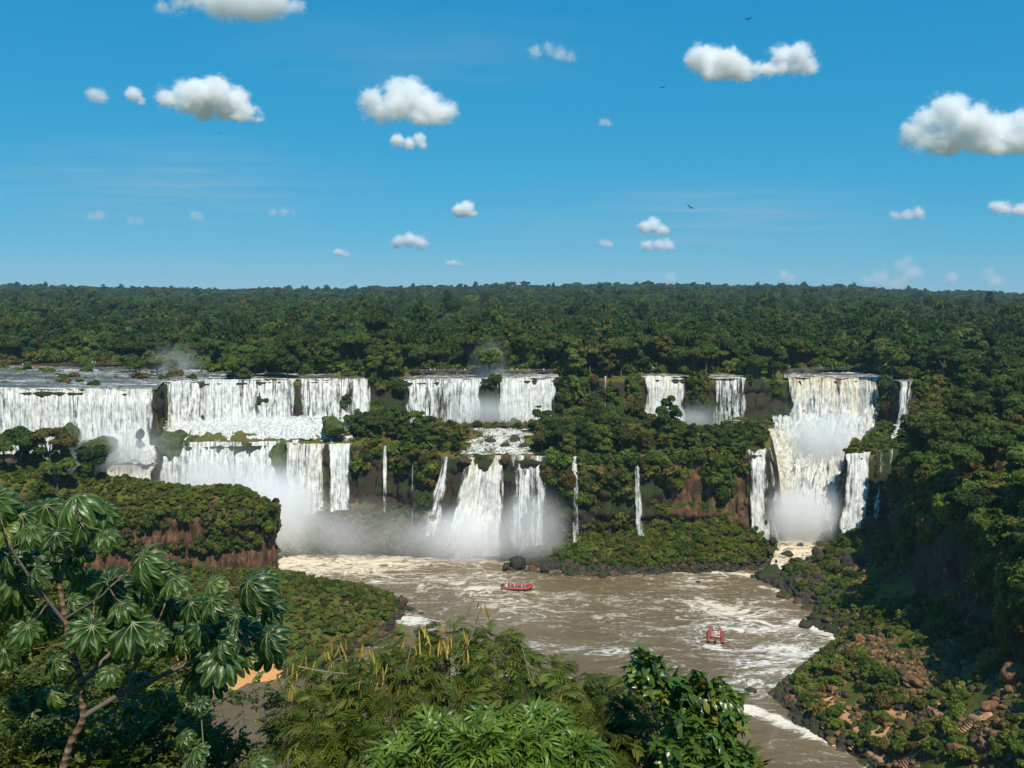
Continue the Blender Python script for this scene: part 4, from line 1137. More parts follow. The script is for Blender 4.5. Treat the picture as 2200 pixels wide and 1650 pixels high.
def boulder(x, y, z, r, mat, label, group=None, squash=1.0, seed=None, name="boulder"):
    rr = random.Random(seed if seed is not None else int(x * 100 + y * 7))
    o = obj(name, rr.choice(ROCKS[mat]), loc=(x, y, z), rot=(rr.uniform(-.25, .25), rr.uniform(-.25, .25), rr.uniform(0, 6.28)), scale=(r, r, r * squash))
    return tag(o, label, "rock", group)
def bpx(px, py, Y, rpx, mat, label, group=None, squash=1.0, seed=None):
    p = at(px, py, Y)
    return boulder(p.x, p.y, p.z, rpx / F * Y, mat, label, group, squash, seed)
def ground_hit(px, py, y0=96.0, y1=420.0):
    """where the line of sight through a pixel meets the ground"""
    Ys = np.arange(y0, y1, 0.25)
    xs = (px - 1100) / F * Ys; zs = CAMZ - (py - HOR) / F * Ys
    hh = np.maximum(H(xs, Ys), 0.0)
    i = int(np.argmax(zs <= hh))
    return Vector((xs[i], Ys[i], hh[i]))
for a in ((146, 940, 281, 38, 'moss', "larger round mossy boulder before the widest fall", 1.25), (213, 962, 280, 37, 'moss', "lower round mossy boulder right of the larger one", 0.95),
          (180, 962, 282, 22, 'moss', "small mossy hump between the two round boulders", 1.0),
          (714, 918, 298, 33, 'moss', "upright mossy block at the right end of the stepped cascade", 1.4), (302, 935, 286, 11, 'rock_wet', "dark boulder standing in the cascade below the widest fall", 1.2),
          (375, 965, 296, 46, 'moss', "big grey-green dome of rock between the left falls", 1.3), (412, 955, 297, 30, 'moss', "smaller grey-green dome beside the big one", 1.1), (593, 985, 294, 26, 'moss', "tall greyish rock bulge left of the tan-stranded lower fall", 2.0),
          (372, 900, 312, 9, 'rock_wet', "dark rock near the top of the stepped cascade", 1.2), (455, 912, 309, 8, 'rock_wet', "small dark rock in the middle of the stepped cascade", 1.0), (640, 915, 309, 9, 'rock_wet', "dark rock in the right part of the stepped cascade", 1.0),
          (560, 925, 306, 8, 'rock_wet', "dark rock low in the stepped cascade", 0.9), (780, 905, 310, 12, 'cliff_dark', "dark block below the tan-ended left fall", 1.0), (500, 940, 300, 9, 'rock_wet', "dark rock on the brink of the wide misty fall", 0.8),
          (1052, 948, 298, 15, 'rock_wet', "black rock in the rapids, left of the mossy one", 0.7), (1083, 956, 293, 12, 'rock_wet', "black slab low in the middle of the rapids", 0.7), (1107, 945, 299, 20, 'rock_brown', "mossy brown rock in the rapids above the central fall", 0.8),
          (1126, 958, 292, 13, 'rock_wet', "black rock at the right side of the rapids", 0.7), (1030, 936, 304, 8, 'rock_wet', "small black rock at the head of the rapids", 0.8), (1150, 966, 288, 14, 'rock_brown', "brown rock on the brink right of the central column", 0.6),
          (998, 990, 282, 14, 'rock_brown', "brown rock splitting the central fall at its lip", 1.0), (1088, 985, 281, 10, 'rock_brown', "dark rock at the right of the central fall's lip", 1.4),
          (1690, 1189, 268, 16, 'rock_wet', "largest grey boulder in the foaming rapids", 0.7), (1714, 1204, 263, 9, 'rock_wet', "pointed boulder right of the largest one in the rapids", 1.3), (1720, 1170, 274, 9, 'rock_wet', "half-hidden boulder at the head of the foaming rapids", 0.7), (1668, 1205, 262, 4, 'rock_wet', "tiny rock in the rapids' left edge", 0.8),
          (1652, 1236, 253, 32, 'rock_wet', "big black boulder where the rapids enter the river", 0.75), (1690, 1240, 250, 24, 'rock_wet', "black boulder right of the one at the rapids' mouth", 0.8), (1625, 1240, 254, 14, 'rock_wet', "outermost black rock at the rapids' mouth", 0.7),
          (1832, 1210, 243, 38, 'rock_wet', "huge dark angular boulder on the right bank", 1.1), (1885, 1185, 246, 26, 'rock_brown', "slanting brown slab behind the huge dark boulder", 0.8), (1868, 1130, 262, 28, 'rock_brown', "reddish rocky hump with dry grass right of the chute", 0.8),
          (884, 1310, 227, 11, 'rock_wet', "black rock off the tip of the left point", 0.8), (862, 1292, 230, 12, 'rock_brown', "upright rock at the tip of the left point", 1.3), (905, 1318, 225, 6, 'rock_wet', "small wave-washed rock off the left point", 0.7),
          (1112, 1208, 262, 18, 'rock_wet', "reddish dark rock at the mound's left tip", 1.1), (1086, 1218, 260, 9, 'rock_wet', "outermost rock of the mound's left tip", 0.8), (1172, 1222, 258, 14, 'rock_wet', "black rock on the mound's shore below the narrow fall", 0.8),
          (1492, 1260, 247, 5, 'rock_wet', "small rock with white water right of the river's middle", 0.8), (1647, 1272, 243, 9, 'rock_wet', "flat wave-washed rock off the right bank", 0.5), (1612, 1487, 180, 17, 'rock_wet', "dark rock awash beside the lower right bank", 0.45), (1500, 1250, 249, 6, 'rock_wet', "tiny rock awash near the mound's right shore", 0.6)):
    bpx(a[0], a[1], a[2], a[3], a[4], a[5], "boulders in and beside the water", a[6], seed=int(a[0]))
for i, (px, py, Y, rp) in enumerate(((1752, 1225, 252, 16), (1748, 1206, 258, 11), (1756, 1188, 264, 15), (1762, 1168, 270, 12), (1775, 1150, 276, 16), (1660, 1160, 272, 12), (1655, 1180, 266, 10), (1790, 1132, 282, 13))):
    bpx(px, py, Y, rp, 'rock_wet' if i % 3 else 'rock_brown', f"dark boulder edging the foaming rapids, {('lowest', 'second lowest', 'middle', 'fourth', 'fifth')[i] + ' on its right side' if i < 5 else ('upper one on its left side', 'lower one on its left side', 'topmost near the spray')[i - 5]}", "boulders in and beside the water", 0.8, seed=60 + i)
# shore rocks in rows
def shore(pts, n, rm, mats, where, group, seed, jit=1.4):
    r = random.Random(seed); P = resample(np.array(pts, float), 0.2); out = []
    for i in range(n):
        x, y = P[int((i + r.random() * 0.8) / n * (len(P) - 1))]
        x += r.uniform(-jit, jit); y += r.uniform(-jit, jit)
        q = rm[0] + (rm[1] - rm[0]) * r.random() ** 2
        z = max(float(H(x, y)), 0.0)
        boulder(x, y, z + q * 0.12, q, r.choice(mats), f"shore rock, {ORD(i + 1)} of the row {where}", group, r.uniform(0.6, 1.0), seed * 1000 + i)
rsh = [(np.interp(y, _RS[:, 0], _RS[:, 1]) + 0.6, y) for y in np.arange(252, 208, -1.0)]
shore(rsh, 46, (0.5, 2.4), ('rock_wet', 'rock_wet', 'rock_brown'), "on the right bank below the rapids", "black rocks along the right shore", 1, 2.6)
shore([(x + 3.5, y) for x, y in rsh], 30, (0.6, 2.2), ('rock_wet', 'rock_brown'), "just above the right bank's waterline", "black rocks along the right shore", 2, 2.8)
shore([(np.interp(y, _RS[:, 0], _RS[:, 1]) + 0.8, y) for y in np.arange(206, 140, -1.0)], 34, (0.35, 1.3), ('rock_wet', 'rock_brown', 'rock_brown'), "beside the foam strip at lower right", "rocks along the lower right shore", 3, 1.2)
shore([(-62, 254), (-45, 246.5), (-33, 238.5), (-28, 229), (-29.5, 214), (-36, 200)], 44, (0.4, 1.5), ('rock_wet', 'rock_brown'), "around the left point", "rocks along the left point", 4, 1.0)
shore([tuple(on(p, q, 0.3))[:2] for p, q in ((1085, 1217), (1180, 1232), (1300, 1234), (1420, 1230), (1520, 1222), (1640, 1212))], 84, (0.4, 2.0), ('rock_wet', 'rock_brown', 'rock_wet'), "along the mound below the island", "rocks along the island mound", 5, 1.1)
# orange boulders and rubble on the sunlit lower right slope
r_ = random.Random(55); cnt = 0
spots = [(1885, 1425, 17), (1850, 1370, 12), (1935, 1445, 13), (1960, 1460, 20), (2040, 1432, 22), (2075, 1420, 14), (2110, 1425, 16), (2185, 1440, 34), (2160, 1455, 14), (1950, 1470, 12), (2130, 1515, 18), (2145, 1550, 14), (2150, 1580, 22), (2115, 1585, 14),
         (2055, 1605, 18), (1790, 1475, 16), (1745, 1492, 15), (1820, 1490, 12), (1995, 1425, 12), (2025, 1460, 14), (1810, 1512, 10), (1825, 1520, 9), (2170, 1480, 12), (1900, 1355, 12), (1930, 1330, 10), (2090, 1480, 10), (1985, 1510, 9), (1950, 1520, 9), (1935, 1535, 8), (1905, 1555, 10),
         (2020, 1545, 10), (2070, 1545, 9), (2100, 1560, 8), (2180, 1520, 10), (2190, 1600, 14), (2120, 1630, 12), (2170, 1630, 13), (1790, 1590, 12), (1770, 1560, 10), (1800, 1575, 9), (1840, 1545, 8), (1865, 1535, 8), (1880, 1400, 10), (1840, 1400, 9), (1910, 1480, 10), (1870, 1455, 12), (1975, 1440, 10), (2140, 1470, 9), (2095, 1450, 10), (2045, 1580, 9)]
for i, (px, py, rp) in enumerate(spots):
    g = ground_hit(px, py + rp * 0.4)
    q = rp / F * g.y * 1.15
    boulder(g.x, g.y, g.z + q * 0.18, q, 'rock_orange' if r_.random() < 0.78 else 'rock_brown',
            f"orange-brown boulder, {ORD(sum(1 for s_ in spots if s_[1] < py or (s_[1] == py and s_[0] < px)) + 1)} from the top of the sunlit right slope", "boulders on the lower right slope", r_.uniform(0.65, 1.05), 7000 + i)
G_RUB = scatter_tree(source_collection("rubble_source", ROCKS['rock_orange'][3:] + ROCKS['rock_brown'][3:]))
def rubble(name, P, smin, smax, label, seed):
    r = np.random.default_rng(seed); n = len(P)
    s = smin + (smax - smin) * r.random(n) ** 2.5
    return scatter(name, P, np.stack([s, s, s * 0.8], 1), r.random((n, 3)) * 6.28 * np.array([0.1, 0.1, 1]), r.integers(0, 4, n), G_RUB, label=label, cat="rubble")
rubble("rubble", field(24000, 52, 110, 108, 262, lambda x, y, z: (z > 0.6) & (z < 24) & (x > np.interp(y, _RS[:, 0], _RS[:, 1]) + 1.0) & patchy(x, y, 0.2, -0.35, 691), 692), 0.15, 1.0, "orange rubble strewn over the right bank slope", 693)
rubble("rubble", field(2500, -80, -24, 195, 262, lambda x, y, z: (z > 0.2) & (z < 3.2) & (poly_in(x, y, LOW) < 5) & (((x + 61) / 13) ** 2 + ((y - 186) / 7) ** 2 > 1), 694), 0.15, 0.6, "small stones along the shore of the left point", 695)

G_WET = scatter_tree(source_collection("wet_rubble_source", ROCKS['rock_wet'][3:] + ROCKS['rock_brown'][4:] + ROCKS['rock_wet'][2:3]))
def shingle(P, smin, smax, label, seed):
    r = np.random.default_rng(seed); n = len(P)
    s = smin + (smax - smin) * r.random(n) ** 2.5
    scatter("shingle", P, np.stack([s, s, s * 0.8], 1), r.random((n, 3)) * 6.28 * np.array([0.1, 0.1, 1]), r.integers(0, 4, n), G_WET, label=label, cat="rubble")
shingle(field(16000, -10, 85, 252, 275, lambda x, y, z: (z > -0.2) & (z < 2.0) & (pxof(x, y) > 1080) & (pxof(x, y) < 1665), 696), 0.2, 1.2, "dark wet stones along the foot of the island mound", 697)
shingle(field(16000, 50, 100, 140, 265, lambda x, y, z: (z > -0.2) & (z < np.where(y > 205, 5.0, 1.6)) & (x > np.interp(y, _RS[:, 0], _RS[:, 1]) - 1), 698), 0.2, 1.3, "dark wet stones along the foot of the right bank", 699)
shingle(field(7000, -92, -20, 262, 292, lambda x, y, z: (z > -0.2) & (z < 12), 700), 0.2, 1.3, "spray-soaked stones of the misty mound", 701)
# rocks breaking the upper river
r_ = random.Random(71)
for i in range(22):
    px = r_.uniform(-10, 440); y = r_.uniform(Kx(px, 7) + 3, 384); q = r_.uniform(0.6, 1.9)
    boulder((px - 1100) / F * y, y, Kx(px, 8) + 0.25, q, r_.choice(('rock_wet', 'rock_brown', 'rock_brown')), "rock", "rocks in the upper river", r_.uniform(0.5, 0.8), 9100 + i)
for i, o_ in enumerate(sorted((o for o in bpy.data.objects if o.get("group") == "rocks in the upper river"), key=lambda o: o.location.x / o.location.y)):
    o_["label"] = f"low rock in the upper river, {ORD(i + 1)} from the picture's left edge"

# orange sand beach
M['sand'] = plain("orange_sand", (0.56, 0.27, 0.10), 0.9, 0.1, 0.35, 0.35)
bx, by = np.meshgrid(np.linspace(-78, -46, 66), np.linspace(174, 197, 50), indexing='ij')
bz = H(bx.ravel(), by.ravel()) + 0.05
rr = ((bx.ravel() + 61) / 13) ** 2 + ((by.ravel() - 186) / 7.5) ** 2 + 0.35 * fbm(bx.ravel() * 0.3, by.ravel() * 0.3, 0, 3, 77)
bz = np.where(rr < 1, bz, bz - 0.6 * (rr - 1) - 0.05)
tag(obj("beach", mesh_np("beach", np.stack([bx.ravel(), by.ravel(), bz], 1), grid_faces(66, 50), M['sand'], True)), kind="structure")

# ------------------------------------------------------------------ people
def mats(*names): return [M[n] for n in names]
M['skin'] = plain("skin", (0.42, 0.25, 0.16), 0.6)
for n_, c_ in (("white_cloth", (0.8, 0.8, 0.78)), ("blue_cloth", (0.10, 0.18, 0.35)), ("dark_cloth", (0.04, 0.04, 0.05)), ("red_cloth", (0.45, 0.06, 0.05)), ("pink_cloth", (0.62, 0.30, 0.30)), ("pale_blue_cloth", (0.55, 0.66, 0.70)), ("yellow_cloth", (0.6, 0.45, 0.12)), ("hair", (0.025, 0.018, 0.012))):
    M[n_] = plain(n_, c_, 0.85, 0.1, 0.15)
def body_mesh(pose):
    """one continuous figure grown over a skeleton; standing 1.7 m or seated"""
    J = {}; E = []; Rr = {}
    def j(n, p, r): J[n] = p; Rr[n] = r
    if pose == 'stand':
        j('pel', (0, 0, .92), (.15, .11)); j('chest', (0, 0, 1.25), (.17, .11)); j('neck', (0, 0, 1.46), (.06, .06)); j('jaw', (0, -.02, 1.54), (.075, .085)); j('head', (0, -.01, 1.65), (.085, .10))
        for s, q in ((-1, 'l'), (1, 'r')):
            j('sh' + q, (s * .19, 0, 1.39), (.06, .06)); j('el' + q, (s * .25, .02, 1.10), (.042, .042)); j('wr' + q, (s * .24, -.10, .87), (.03, .03)); j('ha' + q, (s * .235, -.14, .78), (.035, .02))
            j('hip' + q, (s * .09, 0, .86), (.09, .09)); j('kn' + q, (s * .10, -.02, .48), (.06, .06)); j('an' + q, (s * .10, .02, .08), (.04, .04)); j('to' + q, (s * .11, -.14, .04), (.045, .03))
    else:
        j('pel', (0, 0, .12), (.16, .13)); j('chest', (0, -.02, .46), (.18, .12)); j('neck', (0, -.03, .67), (.06, .06)); j('jaw', (0, -.05, .75), (.075, .085)); j('head', (0, -.04, .86), (.085, .10))
        for s, q in ((-1, 'l'), (1, 'r')):
            j('sh' + q, (s * .19, -.02, .60), (.065, .065)); j('el' + q, (s * .25, -.10, .34), (.045, .045)); j('wr' + q, (s * .16, -.34, .28), (.03, .03)); j('ha' + q, (s * .14, -.42, .28), (.035, .02))
            j('hip' + q, (s * .10, -.05, .10), (.09, .09)); j('kn' + q, (s * .12, -.44, .12), (.065, .065)); j('an' + q, (s * .12, -.42, -.32), (.04, .04)); j('to' + q, (s * .12, -.55, -.37), (.045, .03))
    names = list(J)
    for a, b in (('pel', 'chest'), ('chest', 'neck'), ('neck', 'jaw'), ('jaw', 'head')): E.append((a, b))
    for q in 'lr': E += [('chest', 'sh' + q), ('sh' + q, 'el' + q), ('el' + q, 'wr' + q), ('wr' + q, 'ha' + q), ('pel', 'hip' + q), ('hip' + q, 'kn' + q), ('kn' + q, 'an' + q), ('an' + q, 'to' + q)]
    me = bpy.data.meshes.new("skel")
    me.from_pydata([J[n] for n in names], [(names.index(a), names.index(b)) for a, b in E], [])
    o = bpy.data.objects.new("skel", me); COL.objects.link(o)
    o.modifiers.new("s", 'SKIN'); o.modifiers.new("b", 'SUBSURF').levels = 1
    for i, n in enumerate(names):
        me.skin_vertices[0].data[i].radius = Rr[n]; me.skin_vertices[0].data[i].use_root = n == 'pel'
    out = bpy.data.meshes.new_from_object(o.evaluated_get(bpy.context.evaluated_depsgraph_get()))
    bpy.data.objects.remove(o)
    lo = pose != 'stand'
    for n in ("skin", "white_cloth", "dark_cloth", "hair"): out.materials.append(M[n])
    for p in out.polygons:
        c = p.center; p.use_smooth = True
        neck, hip = (.66, .16) if lo else (1.45, .90)
        leg = (c.y < -.12 and c.z < .2) or c.z < .02 if lo else c.z < hip
        if c.z > neck: p.material_index = 3 if c.z > neck + .2 or (c.y > .0 and c.z > neck + .08) else 0
        elif abs(c.x) > .2 and not leg and (c.z < (.45 if lo else 1.2)): p.material_index = 0
        elif leg: p.material_index = 2 if c.z > (-.3 if lo else .14) else 3
        else: p.material_index = 1
    out.name = "person"
    return out
BODY = {k: body_mesh(k) for k in ('stand', 'sit')}
def person(loc, rz, pose, top, legs, label, group, sc=1.0):
    o = obj("person", BODY[pose], loc=loc, rot=(0, 0, rz), scale=sc)
    for i, n in ((1, top), (2, legs)):
        o.material_slots[i].link = 'OBJECT'; o.material_slots[i].material = M[n]
    return tag(o, label, "person", group)

# ------------------------------------------------------------------ walkways over the upper river
M['concrete'] = plain("weathered_concrete", (0.075, 0.07, 0.06), 0.9, 0.2, 0.35, 0.6)
M['rail'] = plain("steel_railing", (0.20, 0.21, 0.20), 0.6, 0.4, 0.2, 2.0)
M['brown_rail'] = plain("brown_railing", (0.22, 0.13, 0.07), 0.8, 0.2, 0.3, 2.0)
def walkway(pts, label, rail, post=2.2, pier=9.0):
    """pts: world points of the deck line"""
    P = [Vector(p) for p in pts]
    root = tag(empty("walkway", P[0]), label, "walkway", "visitor walkways over the upper river")
    inv = P[0]
    deck, rails, nxt_post, nxt_pier, acc = [], [[], []], 0.0, 2.0, 0.0
    post_me = mesh_np("post", *box_np((0, 0, 0.55), (0.09, 0.09, 1.1)), rail)
    pier_me = mesh_np("pier", *box_np((0, 0, -1.4), (0.6, 0.9, 2.6)), M['concrete'])
    for a, b in zip(P[:-1], P[1:]):
        d = b - a; L = d.length; u = d / L; n = Vector((-u.y, u.x, 0))
        ang = math.atan2(u.y, u.x)
        v, q = box_np((L / 2, 0, -0.12), (L + 0.02, 1.6, 0.22))
        rot = np.array(Matrix.Rotation(ang, 3, 'Z')); deck.append((v @ rot.T + np.array([0, 0, u.z]) * (v[:, :1]) + np.array(a - inv), q))
        for k, s in enumerate((-1, 1)):
            for hz_ in (0.35, 0.7, 1.08):
                rails[k].append(tube_np([a - inv + n * s * 0.72 + Vector((0, 0, hz_)), b - inv + n * s * 0.72 + Vector((0, 0, hz_))], [0.03, 0.03], 4))
        while nxt_post < acc + L:
            p = a + u * (nxt_post - acc)
            for s in (-1, 1): obj("post", post_me, root, loc=p - inv + n * s * 0.72, rot=(0, 0, ang))
            nxt_post += post
        while nxt_pier < acc + L:
            p = a + u * (nxt_pier - acc); obj("pier", pier_me, root, loc=p - inv, rot=(0, 0, ang)); nxt_pier += pier
        acc += L
    obj("deck", mesh_np("deck", *joined(deck), M['concrete']), root)
    for k in (0, 1): obj("railing", mesh_np("railing", *joined(rails[k]), rail), root)
    return root
def deck_at(px, py, Y):        # py is the rail top
    p = at(px, py, Y); p.z -= 1.1; return p
walkway([deck_at(868, 795, 347), deck_at(960, 793, 348), deck_at(1060, 794, 348), deck_at(1196, 793, 347)], "long railed walkway above the two middle falls", M['rail'])
walkway([deck_at(1380, 790, 352), deck_at(1450, 790, 353)], "short railed walkway above the creamy fall", M['rail'])
walkway([deck_at(1672, 793, 360), deck_at(1780, 788, 365), deck_at(1900, 787, 366)], "railed walkway above the tan-lipped fall at right", M['rail'])
walkway([deck_at(20, 784, 386), deck_at(140, 780, 387), deck_at(262, 777, 389)], "brown railed walkway across the upper river at far left", M['brown_rail'])
walkway([deck_at(385, 774, 392), deck_at(450, 773, 393)], "short grey walkway half hidden by the left riverside tree", M['rail'])
WP = ((925, 347.6, "white_cloth", "on the long walkway, leftmost of the pair"), (934, 347.6, "pale_blue_cloth", "on the long walkway, right of the leftmost pair"), (999, 348, "white_cloth", "at the middle of the long walkway"), (1018, 348, "white_cloth", "on the long walkway just left of the misty gap"),
      (1100, 347.7, "white_cloth", "on the long walkway just right of the misty gap"), (1111, 347.6, "pale_blue_cloth", "second right of the walkway's misty gap"), (1137, 347.5, "yellow_cloth", "on the long walkway above the square fall's middle"), (1168, 347.2, "white_cloth", "near the long walkway's right end"))
for px, Y, top, w in WP:
    z = deck_at(px, 794, Y).z
    person(((px - 1100) / F * Y, Y - 0.2, z), random.uniform(-0.6, 0.6), 'stand', top, random.choice(("dark_cloth", "blue_cloth")), f"tiny visitor in a {top.replace('_cloth', '').replace('_', ' ')} shirt {w}", "visitors on the walkways")
for px, py, Y, top, w in ((49, 783, 386.2, "white_cloth", "alone at the left end of the brown walkway"), (114, 781, 386.8, "dark_cloth", "on the brown walkway left of its middle"), (199, 778.5, 388, "white_cloth", "left one of the pair on the brown walkway"), (205, 778.4, 388, "white_cloth", "right one of the pair on the brown walkway"),
                          (222, 778, 388.3, "pink_cloth", "third from right end of the brown walkway"), (236, 777.6, 388.6, "white_cloth", "nearest the brown walkway's right end"), (1403, 790, 352.3, "white_cloth", "left one of two on the short walkway above the creamy fall"), (1412, 790, 352.4, "pale_blue_cloth", "right one of two on the short walkway above the creamy fall"),
                          (1790, 788, 365, "white_cloth", "on the right-hand walkway above the tan-lipped fall")):
    p = deck_at(px, py, Y)
    person((p.x, p.y - 0.1, p.z), random.uniform(-0.8, 0.8), 'stand', top, "blue_cloth", f"tiny visitor {w}", "visitors on the walkways")

# ------------------------------------------------------------------ boats
M['boat_red'] = plain("red_rubber_tube", (0.33, 0.055, 0.04), 0.55, 0.4, 0.12, 1.0)
M['boat_dark'] = plain("dark_boat_rubber", (0.05, 0.035, 0.03), 0.6, 0.3, 0.2, 1.0)
M['boat_floor'] = plain("worn_boat_deck", (0.30, 0.19, 0.14), 0.8, 0.2, 0.2, 1.5)
M['boat_seat'] = plain("pale_boat_bench", (0.55, 0.40, 0.34), 0.7, 0.3, 0.15, 1.5)
M['boat_metal'] = plain("white_painted_tube", (0.65, 0.66, 0.62), 0.4, 0.5, 0.1, 2.0)
M['motor'] = plain("black_outboard", (0.03, 0.03, 0.035), 0.35, 0.5, 0.1, 2.0)
def boat(loc, rz, label, tower_at):
    """inflatable tour boat, bow along +x: two fat tubes meeting in a raised bow, benches, a steering tower"""
    b = tag(empty("tour_boat", loc, rz), label, "boat", "red tour boats on the river")
    hw, r = 1.55, 0.42
    path = [(-4.3, hw, .42), (-4.0, hw, .40)] + [(x, hw, .40) for x in (-2.5, -0.5, 1.2)] + [(2.4, hw * .92, .46), (3.3, hw * .68, .58), (3.9, hw * .32, .72), (4.1, 0, .78)]
    full = path + [(x, -y, z) for x, y, z in path[-2::-1]]
    rad = [r * .45] + [r] * (len(full) - 2) + [r * .45]
    tb = obj("tube", mesh_np("tube", *tube_np(full, rad, 10), M['boat_red'], True), b)
    obj("rub_strake", mesh_np("rub_strake", *tube_np([(x, y * 1.0 + (0.40 if y > 0 else -0.40 if y < 0 else 0), z - 0.12) for x, y, z in full], [0.07] * len(full), 5), M['boat_dark'], True), tb)
    V = np.array([(-4.0, -1.3, .18), (-4.0, 1.3, .18), (1.5, 1.4, .2), (3.2, .7, .35), (3.8, 0, .5), (3.2, -.7, .35), (1.5, -1.4, .2), (-4.0, -.6, -.25), (-4.0, .6, -.25), (1.5, .6, -.25), (3.4, 0, .1), (1.5, -.6, -.25)], float)
    hull = bpy.data.meshes.new("hull"); hull.from_pydata([tuple(v) for v in V], [], [(0, 6, 5, 4, 3, 2, 1), (0, 1, 8, 7), (1, 2, 9, 8), (2, 3, 10, 9), (3, 4, 10), (4, 5, 10), (5, 6, 11, 10), (6, 0, 7, 11), (7, 8, 9, 11), (9, 10, 11)]); hull.materials.append(M['boat_floor'])
    obj("hull", hull, b)
    obj("transom", mesh_np("transom", *box_np((-3.95, 0, .35), (.12, 2.5, .5)), M['boat_floor']), b)
    seat = mesh_np("bench", *joined([box_np((0, 0, .36), (.38, 2.2, .10)), box_np((-.2, 0, .60), (.07, 2.2, .42)), box_np((0, -.8, .22), (.25, .08, .22)), box_np((0, .8, .22), (.25, .08, .22))]), M['boat_seat'])
    for i in range(5): obj("bench", seat, b, loc=(-1.6 + i * 0.98, 0, 0.20))
    t0 = -3.0 if tower_at == 'stern' else 2.3
    fr = [tube_np([(t0 + dx, dy, .2), (t0 + dx * .7, dy * .8, 1.6)], [.045, .045], 6) for dx in (-.45, .45) for dy in (-.6, .6)]
    fr += [tube_np([(t0 + dx * .7, -.48, h), (t0 + dx * .7, .48, h)], [.04, .04], 6) for dx in (-.45, .45) for h in (1.0, 1.6)]
    tw = obj("steering_tower", mesh_np("steering_tower", *joined(fr), M['boat_metal'], True), b)
    obj("console", mesh_np("console", *box_np((t0 + .1, 0, .55), (.5, .8, .75)), M['boat_metal']), tw)
    mo = joined([box_np((-4.25, 0, .75), (.5, .42, .6)), box_np((-4.3, 0, .1), (.2, .16, .8))])
    obj("outboard_motor", mesh_np("outboard_motor", *mo, M['motor']), b)
    return b, Matrix.Translation(loc) @ Matrix.Rotation(rz, 4, 'Z')
b1, m1 = boat(on(1111, 1264, 0.0), R(-6), "red tour boat full of passengers, broadside, near the central fall", 'stern')
for i in range(5):
    for k, yy_ in enumerate((-0.75, -0.05, 0.65)):
        p = m1 @ Vector((-1.55 + i * 0.98, yy_, 0.62))
        person(tuple(p), R(-6) + R(90), 'sit', ("red_cloth", "pink_cloth", "red_cloth", "white_cloth", "pink_cloth", "dark_cloth")[(i * 3 + k * 2) % 6], "dark_cloth",
               f"{('near-side', 'middle', 'far-side')[k]} passenger on the {('hindmost', 'second hindmost', 'middle', 'second foremost', 'foremost')[i]} bench of the full red boat", "passengers on the full red boat", 0.95)
person(tuple(m1 @ Vector((-3.3, -0.2, 1.25))), R(60), 'stand', "white_cloth", "dark_cloth", "helmsman in white standing on the full red boat's stern tower", None)
person(tuple(m1 @ Vector((-2.5, 0.6, 0.25))), R(84), 'stand', "dark_cloth", "dark_cloth", "crew member in dark clothes standing by the full red boat's console", None)
b2, m2 = boat(on(1537, 1369, 0.0), R(77), "red tour boat with few passengers seen from its open stern at right", 'bow')
for i, k_ in ((0, -.7), (1, .6), (2, -.1), (3, -.7), (3, .65), (4, .1)):
    person(tuple(m2 @ Vector((-1.55 + i * 0.98, k_, 0.62))), R(77) + R(90), 'sit', ("red_cloth", "pink_cloth", "white_cloth", "dark_cloth", "pink_cloth")[i], "dark_cloth", f"passenger on the {('hindmost', 'second hindmost', 'middle', 'second foremost', 'foremost')[i]} bench of the right-hand boat, {'port' if k_ > 0.3 else 'starboard' if k_ < -0.3 else 'middle'} seat", "passengers on the right-hand red boat", 0.95)
for q, (dx, dy, top) in enumerate(((2.0, 0.35, "pale_blue_cloth"), (2.2, -0.4, "pale_blue_cloth"))):
    person(tuple(m2 @ Vector((dx, dy, 0.35))), R(77) + R(90), 'stand', top, "white_cloth", f"{('left', 'right')[q]} crew member in pale blue standing toward the bow of the right-hand boat", None)

# ------------------------------------------------------------------ vultures
M['feather'] = plain("black_feathers", (0.018, 0.018, 0.02), 0.7, 0.2, 0.2, 3.0)
def bird(px, py, Y, span, rz, roll, dih, label):
    root = tag(empty("vulture", at(px, py, Y), rz), label, "bird", "vultures soaring in the sky")
    root.rotation_euler = (0, roll, rz); s = span / 1.6; root.scale = (s, s, s)
    v, q = tube_np([(0, .38, 0), (0, .26, 0.01), (0, .05, 0), (0, -.2, 0), (0, -.42, -.01)], [.03, .06, .11, .09, .03], 8)
    obj("body", mesh_np("body", v, q, M['feather'], True), root)
    tv = np.array([(-.04, -.3, 0), (.04, -.3, 0), (.11, -.56, 0), (-.11, -.56, 0), (-.04, -.3, .02), (.04, -.3, .02), (.11, -.56, .01), (-.11, -.56, .01)])
    obj("tail", mesh_np("tail", tv, np.array([[0, 1, 2, 3], [7, 6, 5, 4], [0, 4, 5, 1], [1, 5, 6, 2], [2, 6, 7, 3], [3, 7, 4, 0]]), M['feather']), root)
    for sgn in (-1, 1):
        st = [(0.05, .16, -.14, 0), (.3, .2, -.16, .0), (.5, .17, -.14, .0), (.68, .10, -.12, .0), (.80, .02, -.10, .0)]
        up, dn = [], []
        for x, a, b, z in st:
            zz = x * math.tan(dih)
            up += [(sgn * x, a, zz + .015), (sgn * x, b, zz)]; dn += [(sgn * x, a, zz - .015), (sgn * x, b, zz - .008)]
        n = len(up); V = np.array(up + dn); Q = []
        for i in range(0, n - 2, 2):
            Q += [(i, i + 1, i + 3, i + 2), (n + i, n + i + 2, n + i + 3, n + i + 1), (i, i + 2, n + i + 2, n + i), (i + 1, n + i + 1, n + i + 3, i + 3)]
        obj("wing", mesh_np("wing", V, np.array(Q), M['feather']), root)
bird(1484, 446, 165, 1.75, R(14), R(26), R(16), "largest black vulture, soaring low right of centre")
bird(1608, 41, 170, 1.7, R(-20), R(-6), R(15), "topmost dark vulture above the long double-humped cloud")
